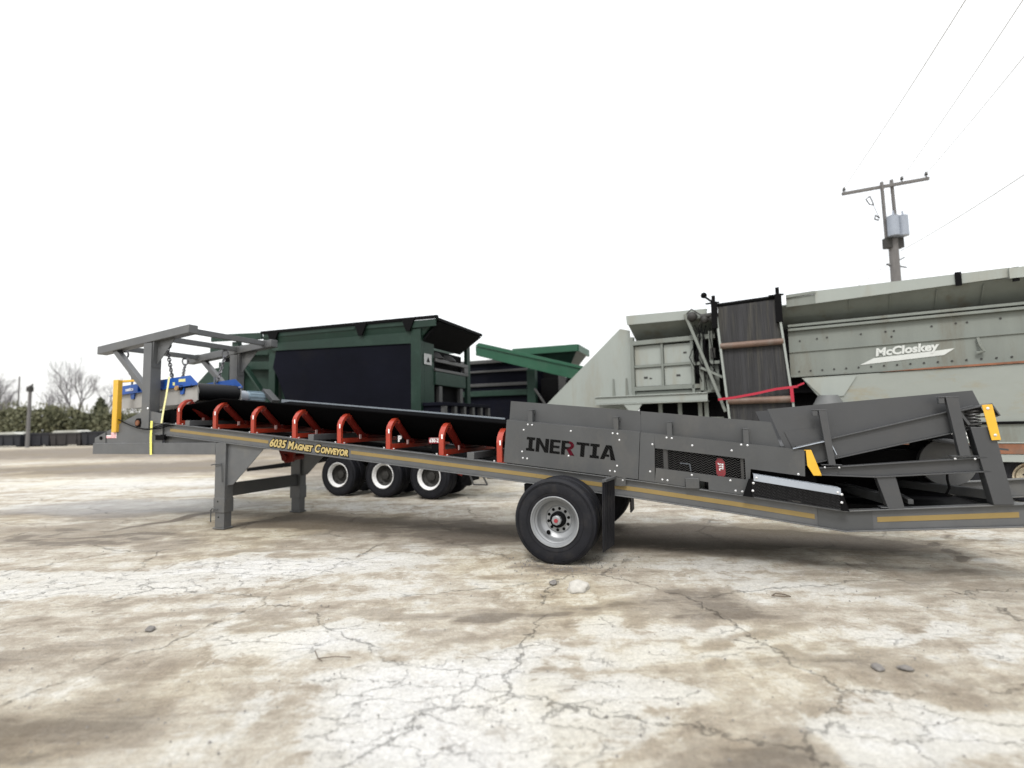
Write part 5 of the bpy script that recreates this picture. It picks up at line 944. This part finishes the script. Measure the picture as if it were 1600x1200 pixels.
for k in (0.03, 0.70, 0.97):
    x = -1.88 + 3.38 * k; y = 0.62 - 1.2 * k; z = 12.82 + 0.17 * k
    mb = MB(); mb.cyl((x, y, z), (x, y, z + .10), 0.03, 8); mb.cyl((x, y, z + .10), (x, y, z + .20), 0.085, 12, 0.06); mb.cyl((x, y, z + .20), (x, y, z + .27), 0.06, 12, 0.03); mb.build('insulator', 'darkhub', ca)
for x, y in ((-0.16, -0.30), (0.30, -0.28)): mb = MB(); mb.cyl((x, y, 10.25), (x, y, 11.2), 0.24, 20); mb.cyl((x, y, 11.2), (x, y, 11.27), 0.25, 20, 0.12); mb.cyl((x, y - .05, 11.25), (x, y - .05, 11.45), 0.04, 8); mb.build('transformer', 'galv', up_)
mb = MB(); mb.box(-0.42, 0.42, -0.15, 0.15, 9.75, 10.24); mb.build('pole_bracket', 'darkhub', up_)
mb = MB(); mb.bar((0.1, 0, 9.1), (0.5, 0, 9.3), 0.05, 0.05); mb.bar((0.1, 0, 8.9), (0.55, 0, 8.8), 0.05, 0.05); mb.bar((-0.1, 0, 8.8), (-0.4, 0, 9.0), 0.05, 0.05); mb.build('step_bolt', 'darkhub', up_)
mb = MB(); mb.tube([(-0.55, 0, 11.25), (-0.75, 0, 11.4), (-0.8, 0, 11.2), (-0.6, 0, 11.15)], 0.04, 6); mb.tube([(-0.95, 0, 12.35), (-1.15, 0, 12.2), (-1.0, 0, 11.95), (-0.8, 0, 11.9)], 0.03, 6, ); mb.tube([(-0.95, 0, 12.35), (-0.85, 0, 12.1), (-0.8, 0, 11.9)], 0.03, 6); mb.tube([(-0.8, 0, 11.9), (-0.7, 0, 11.6), (-0.55, 0, 11.25)], 0.015, 5); mb.build('cut_out_fuse', 'darkhub', up_)
def wire(a, b_, sag, label, r=0.007):
    a = Vector(a); b_ = Vector(b_); mb = MB(); pts = []
    for i in range(25):
        t_ = i / 24; p = a.lerp(b_, t_); p.z -= sag * 4 * t_ * (1 - t_); pts.append(p - a)
    mb.tube(pts, r, 5); o = mb.build('power_line', 'wire'); o.location = a; tag(o, label, 'power line', 'power lines')
P0 = Vector(UP)
wire(P0 + Vector((-1.8, 0.6, 13.0)), (11.6, 10.5, 13.0), 0.10, 'leftmost overhead wire, rising steeply to the top edge of the picture', 0.021)
wire(P0 + Vector((0.48, -0.22, 13.1)), (13.2, 11.2, 12.9), 0.10, 'overhead wire from the middle of the crossarm, second from the left', 0.019)
wire(P0 + Vector((1.4, -0.55, 13.15)), (14.6, 11.6, 12.8), 0.10, 'overhead wire from the right tip of the crossarm', 0.019)
wire(P0 + Vector((0.3, 0, 9.6)), (14.5, 10.8, 9.0), 0.15, 'lower and thicker wire leaving the pole below the transformer can', 0.02)
wire(P0 + Vector((0, 0, 9.2)), (12.0, 42.0, 1.0), 0.0, 'thin guy wire slanting down left of the pole', 0.018)

# ------------------------------------------------------------------ far left: pole, trees, hedge, dumpsters
def far_pole(x, y, h, r, label, top=True):
    o = wthing('utility_pole', (x, y, 0), label, 'utility pole')
    mb = MB(); mb.cyl((0, 0, 0), (0, 0, h), r, 12, r * 0.8); mb.build('pole', 'wood', o)
    if top:
        mb = MB(); mb.box(-0.26, 0.18, -0.25, 0.25, h - 0.75, h - 0.15); mb.bar((0.0, 0, h - .3), (0.28, 0, h + .15), 0.14, 0.14); mb.build('pole_fitting', 'darkhub', o)
far_pole(-57.6, 61, 7.4, 0.20, 'grey pole in front of the hedge at the far left')
far_pole(-75.4, 78, 10.4, 0.12, 'thin dark pole standing behind the hedge, left of the grey pole', False)
def tree(x, y, h, spread, seed, label, lean=0.0, depth=5, name='bare_tree'):
    rnd = random.Random(seed); trunk = MB(); crown = MB()
    def grow(p, d, L_, r, lev):
        n = 4; pts = [p]; q = p.copy(); dd = d.copy()
        for i in range(n):
            dd = (dd + Vector((rnd.uniform(-.14, .14), rnd.uniform(-.14, .14), rnd.uniform(-.03, .10)))).normalized(); q = q + dd * (L_ / n); pts.append(q.copy())
        rs = [r * (1 - 0.40 * i / n) for i in range(n + 1)]
        (trunk if lev == 0 else crown).tube(pts, rs, 6 if lev < 2 else 3)
        if lev >= depth: return
        k = rnd.choice((3, 3, 4)) if lev else 4
        for j in range(k):
            a = rnd.uniform(0, 2 * math.pi); tilt = rnd.uniform(0.25, 0.75) * spread
            ax = dd.orthogonal().normalized(); ax = (Matrix.Rotation(a, 3, dd) @ ax)
            nd = (Matrix.Rotation(tilt, 3, ax) @ dd); nd.z += 0.08; nd.normalize()
            st = pts[-1] if j < 2 else pts[rnd.choice((2, 3))]
            grow(st, nd, L_ * rnd.uniform(0.60, 0.82), r * rnd.uniform(0.48, 0.62), lev + 1)
    grow(Vector((0, 0, 0)), Vector((lean, 0, 1)).normalized(), h * 0.30, h * 0.020, 0)
    o = wthing(name, (x, y, 0), label, 'tree', 'bare trees beyond the hedge')
    trunk.build('trunk', 'bark', o); crown.build('crown', 'bark', o)
tree(-71.8, 84, 14.6, 1.0, 11, 'tallest bare tree, with a dense crown, beyond the hedge left of the gantry', 0.0, 6)
tree(-70.2, 87, 12.5, 1.0, 5, 'bare forked tree just left of the gantry', 0.1, 6)
tree(-77.2, 88, 12.0, 0.5, 23, 'thin leaning bare tree left of the tallest one', -0.7, 3)
tree(-86.0, 88, 11.5, 1.0, 31, 'bare tree behind the far left poles', 0.1, 6)
tree(-91.0, 90, 13.5, 1.0, 44, 'bare tree at the very left edge', 0.2, 6)
tree(-67.0, 92, 11.0, 1.1, 52, 'small bare tree partly behind the yellow post', 0, 6)
def leaf_mass(name, mat, specs, n_per, size, seed):
    rnd = random.Random(seed); mb = MB()
    for (cx, cy, rx, ry, h) in specs:
        for i in range(n_per):
            a = rnd.uniform(0, 2 * math.pi); u = rnd.random() ** 0.5; zf = rnd.random(); prof = math.sqrt(max(0, 1 - max(0, (zf - 0.35) / 0.65) ** 2))
            p = Vector((cx + rx * u * prof * math.cos(a), cy + ry * u * prof * math.sin(a), h * zf + rnd.uniform(-.2, .2)))
            s_ = size * rnd.uniform(0.5, 1.3); n_ = Vector((rnd.uniform(-1, 1), rnd.uniform(-1, 1), rnd.uniform(-.5, 1))).normalized(); t_ = n_.orthogonal().normalized() * s_; b_ = n_.cross(t_)
            mb.add([p - t_ * .5 - b_ * .3, p + t_ * .5 - b_ * .35, p + t_ * .35 + b_ * .5, p - t_ * .4 + b_ * .45], [(0, 1, 2, 3)])
    return mb
rnd = random.Random(3); specs = []
for k in range(52):
    x = -104 + k * 1.6; specs.append((x + rnd.uniform(-.8, .8), 78 + rnd.uniform(-1.5, 1.5), rnd.uniform(1.8, 3.2), 1.8, 4.7 + 0.5 * math.sin(x * 0.23) + rnd.uniform(-.25, .35) + (0.4 if -78 < x < -66 else 0)))
mb = leaf_mass('hedge', 'leaf', specs, 1150, 0.36, 9)
for k in range(1500):   # loose shoots standing out of the top
    x = rnd.uniform(-104, -30); z = 4.4 + 0.5 * math.sin(x * 0.23) + rnd.random() ** 2 * 1.6; p = Vector((x, 78 + rnd.uniform(-1.5, 1.5), z)); t_ = Vector((rnd.uniform(-.2, .2), 0, rnd.uniform(.2, .5)))
    mb.add([p - t_, p + Vector((.10, 0, 0)), p + t_, p - Vector((.10, 0, 0))], [(0, 1, 2, 3)])
o = mb.build('hedgerow', 'leaf', sharp=180); tag(o, 'long olive green hedgerow of scrub beyond the yard', 'hedge', kind='stuff')
mb = leaf_mass('b', 'leafd', [(0, 0, 1.2, 1.1, 6.8)], 1300, 0.4, 21); o = wthing('evergreen_shrub', (-64.4, 80, 0), 'dark pointed evergreen rising above the hedge by the yellow post', 'shrub'); mb.build('foliage', 'leafd', o)
t_ = MB(); t_.cyl((0, 0, 0), (0, 0, 5), 0.15, 8, 0.05); t_.build('stem', 'bark', o)
def dumpster(x0, x1, y, h, mat, label, top=None, sign=False):
    base = ((x0 + x1) / 2, y, 0); o = wthing('dumpster', base, label, 'dumpster', 'dumpsters along the edge of the yard')
    w_ = (x1 - x0) / 2; mb = MB(); mb.add([(-w_, -1, .15), (w_, -1, .15), (w_, 1, .15), (-w_, 1, .15), (-w_ - .15, -1.15, h), (w_ + .15, -1.15, h), (w_ + .15, 1.15, h), (-w_ - .15, 1.15, h)], [(0, 3, 2, 1), (4, 5, 6, 7), (0, 1, 5, 4), (1, 2, 6, 5), (2, 3, 7, 6), (3, 0, 4, 7)])
    k = -w_ + .6
    while k < w_: mb.box(k, k + .10, -1.17, -1.06, .2, h - .02); k += 1.3
    mb.box(-w_ - .2, w_ + .2, -1.25, -1.12, h - .18, h - .03); mb.build('bin', mat, o)
    mb = MB()
    for k in (-w_ + .3, w_ - .3): mb.cyl((k, -1, .15), (k, 1, .15), 0.15, 10)
    mb.build('roller_wheel', 'black', o)
    if top: mb = MB(); mb.prism([(-w_, h + .01), (w_, h + .01), (w_ * .6, h + .28), (-w_ * .8, h + .25)], -1, 1); mb.build('load_cover', top, o)
    if sign: mb = MB(); mb.box(-0.1, 0.9, -1.29, -1.26, h - .95, h - .45); mb.build('sign', 'tarp', o)
dumpster(-68.0, -61.4, 65, 1.6, 'dump', 'dark blue dumpster with a white cover at the left edge of the picture', 'tarp')
dumpster(-61.6, -58.7, 66, 1.75, 'dump', 'narrow black dumpster behind the grey pole')
dumpster(-58.4, -54.7, 66, 1.7, 'dumpb', 'brownish dumpster with a pale heap on top, right of the grey pole', 'tarp')
dumpster(-54.4, -46.0, 66, 1.8, 'dump', 'longest black dumpster, with a small white sign')
dumpster(-45.2, -38.0, 67, 1.7, 'dump', 'black dumpster mostly hidden behind the conveyor head')

# ------------------------------------------------------------------ debris on the ground
def rock(x, y, rx, ry, rz, seed, mat, label, name='rock'):
    rnd = random.Random(seed); bm = bmesh.new(); bmesh.ops.create_icosphere(bm, subdivisions=3, radius=1)
    from mathutils import noise as mn
    for v in bm.verts:
        k = 1 + 0.35 * mn.noise(v.co * 1.3 + Vector((seed, 0, 0))) + 0.12 * mn.noise(v.co * 4 + Vector((0, seed, 0)))
        v.co = Vector((v.co.x * rx * k, v.co.y * ry * k, max(-0.2, v.co.z) * rz * k))
    me = bpy.data.meshes.new(name); bm.to_mesh(me); bm.free(); me.materials.append(M[mat]); me.shade_smooth()
    o = bpy.data.objects.new(name, me); COL.objects.link(o); o.location = (x, y, 0.005); o.rotation_euler = (0, 0, rnd.uniform(0, 3)); return tag(o, label, 'rock')
rock(0.64, 5.40, 0.13, 0.10, 0.075, 4, 'rock', 'pale flat stone on the ground just in front of the trailer wheel')
rock(0.40, 5.62, 0.07, 0.04, 0.02, 9, 'rockd', 'small dark stone left of the pale flat stone')
rock(2.45, 3.62, 0.05, 0.035, 0.018, 12, 'rockd', 'small dark stone on the ground at the lower right, left one of the pair')
rock(2.62, 3.60, 0.045, 0.03, 0.02, 15, 'rockd', 'small dark stone on the ground at the lower right, right one of the pair')
rock(-3.15, 4.55, 0.05, 0.035, 0.02, 19, 'rockd', 'small dark stone on the pale slab at the lower left')
def twig(pts, r, loc, label):
    mb = MB()
    for p in pts: mb.tube(p, r, 6)
    o = mb.build('twig', 'twig'); o.location = loc; tag(o, label, 'twig')
twig([[(-0.17, 0.09, 0.01), (-0.12, 0.0, 0.015), (-0.10, -0.04, 0.012), (-0.06, -0.07, 0.01)], [(-0.10, -0.04, 0.012), (0.02, -0.02, 0.015), (0.14, -0.03, 0.012)]], [0.004, 0.007, 0.008, 0.005][0], (-1.36, 3.93, 0.005), 'forked dark twig lying on the concrete in the foreground')
twig([[(0, 0, 0.01), (0.05, 0.03, 0.02), (0.13, 0.02, 0.012), (0.16, -0.03, 0.01), (0.09, -0.05, 0.015), (0.0, 0.0, 0.01)]], 0.006, (2.45, 5.05, 0.005), 'curled dark scrap on the ground right of the wheel')
# loose gravel
rnd = random.Random(77); mb = MB()
for i in range(2200):
    y = 2.2 + 9 * rnd.random() ** 1.4; x = rnd.uniform(-1.05, 1.05) * (y + 0.8); r = 0.002 + 0.008 * rnd.random() ** 4 + y * 0.0003
    vs = [(x + r * rnd.uniform(.6, 1.2) * math.cos(a), y + r * rnd.uniform(.6, 1.2) * math.sin(a), 0.002) for a in (0, 1.3, 2.5, 3.8, 5.0)]; mb.add(vs + [(x, y, 0.004 + r * 0.8)], [(i_, (i_ + 1) % 5, 5) for i_ in range(5)])
for i in range(500):
    a = rnd.uniform(0, 6.28); q = 0.15 + abs(rnd.gauss(0, 0.35)); x = 0.62 + q * math.cos(a); y = 6.35 + q * 0.8 * math.sin(a); r = 0.004 + 0.010 * rnd.random() ** 3
    mb.add([(x + r * rnd.uniform(.6, 1.2) * math.cos(b_), y + r * rnd.uniform(.6, 1.2) * math.sin(b_), 0.002) for b_ in (0, 1.3, 2.5, 3.8, 5.0)] + [(x, y, 0.004 + r)], [(i_, (i_ + 1) % 5, 5) for i_ in range(5)])
o = mb.build('gravel', 'rockd', sharp=180); tag(o, 'loose grit scattered over the concrete', 'gravel', kind='stuff')
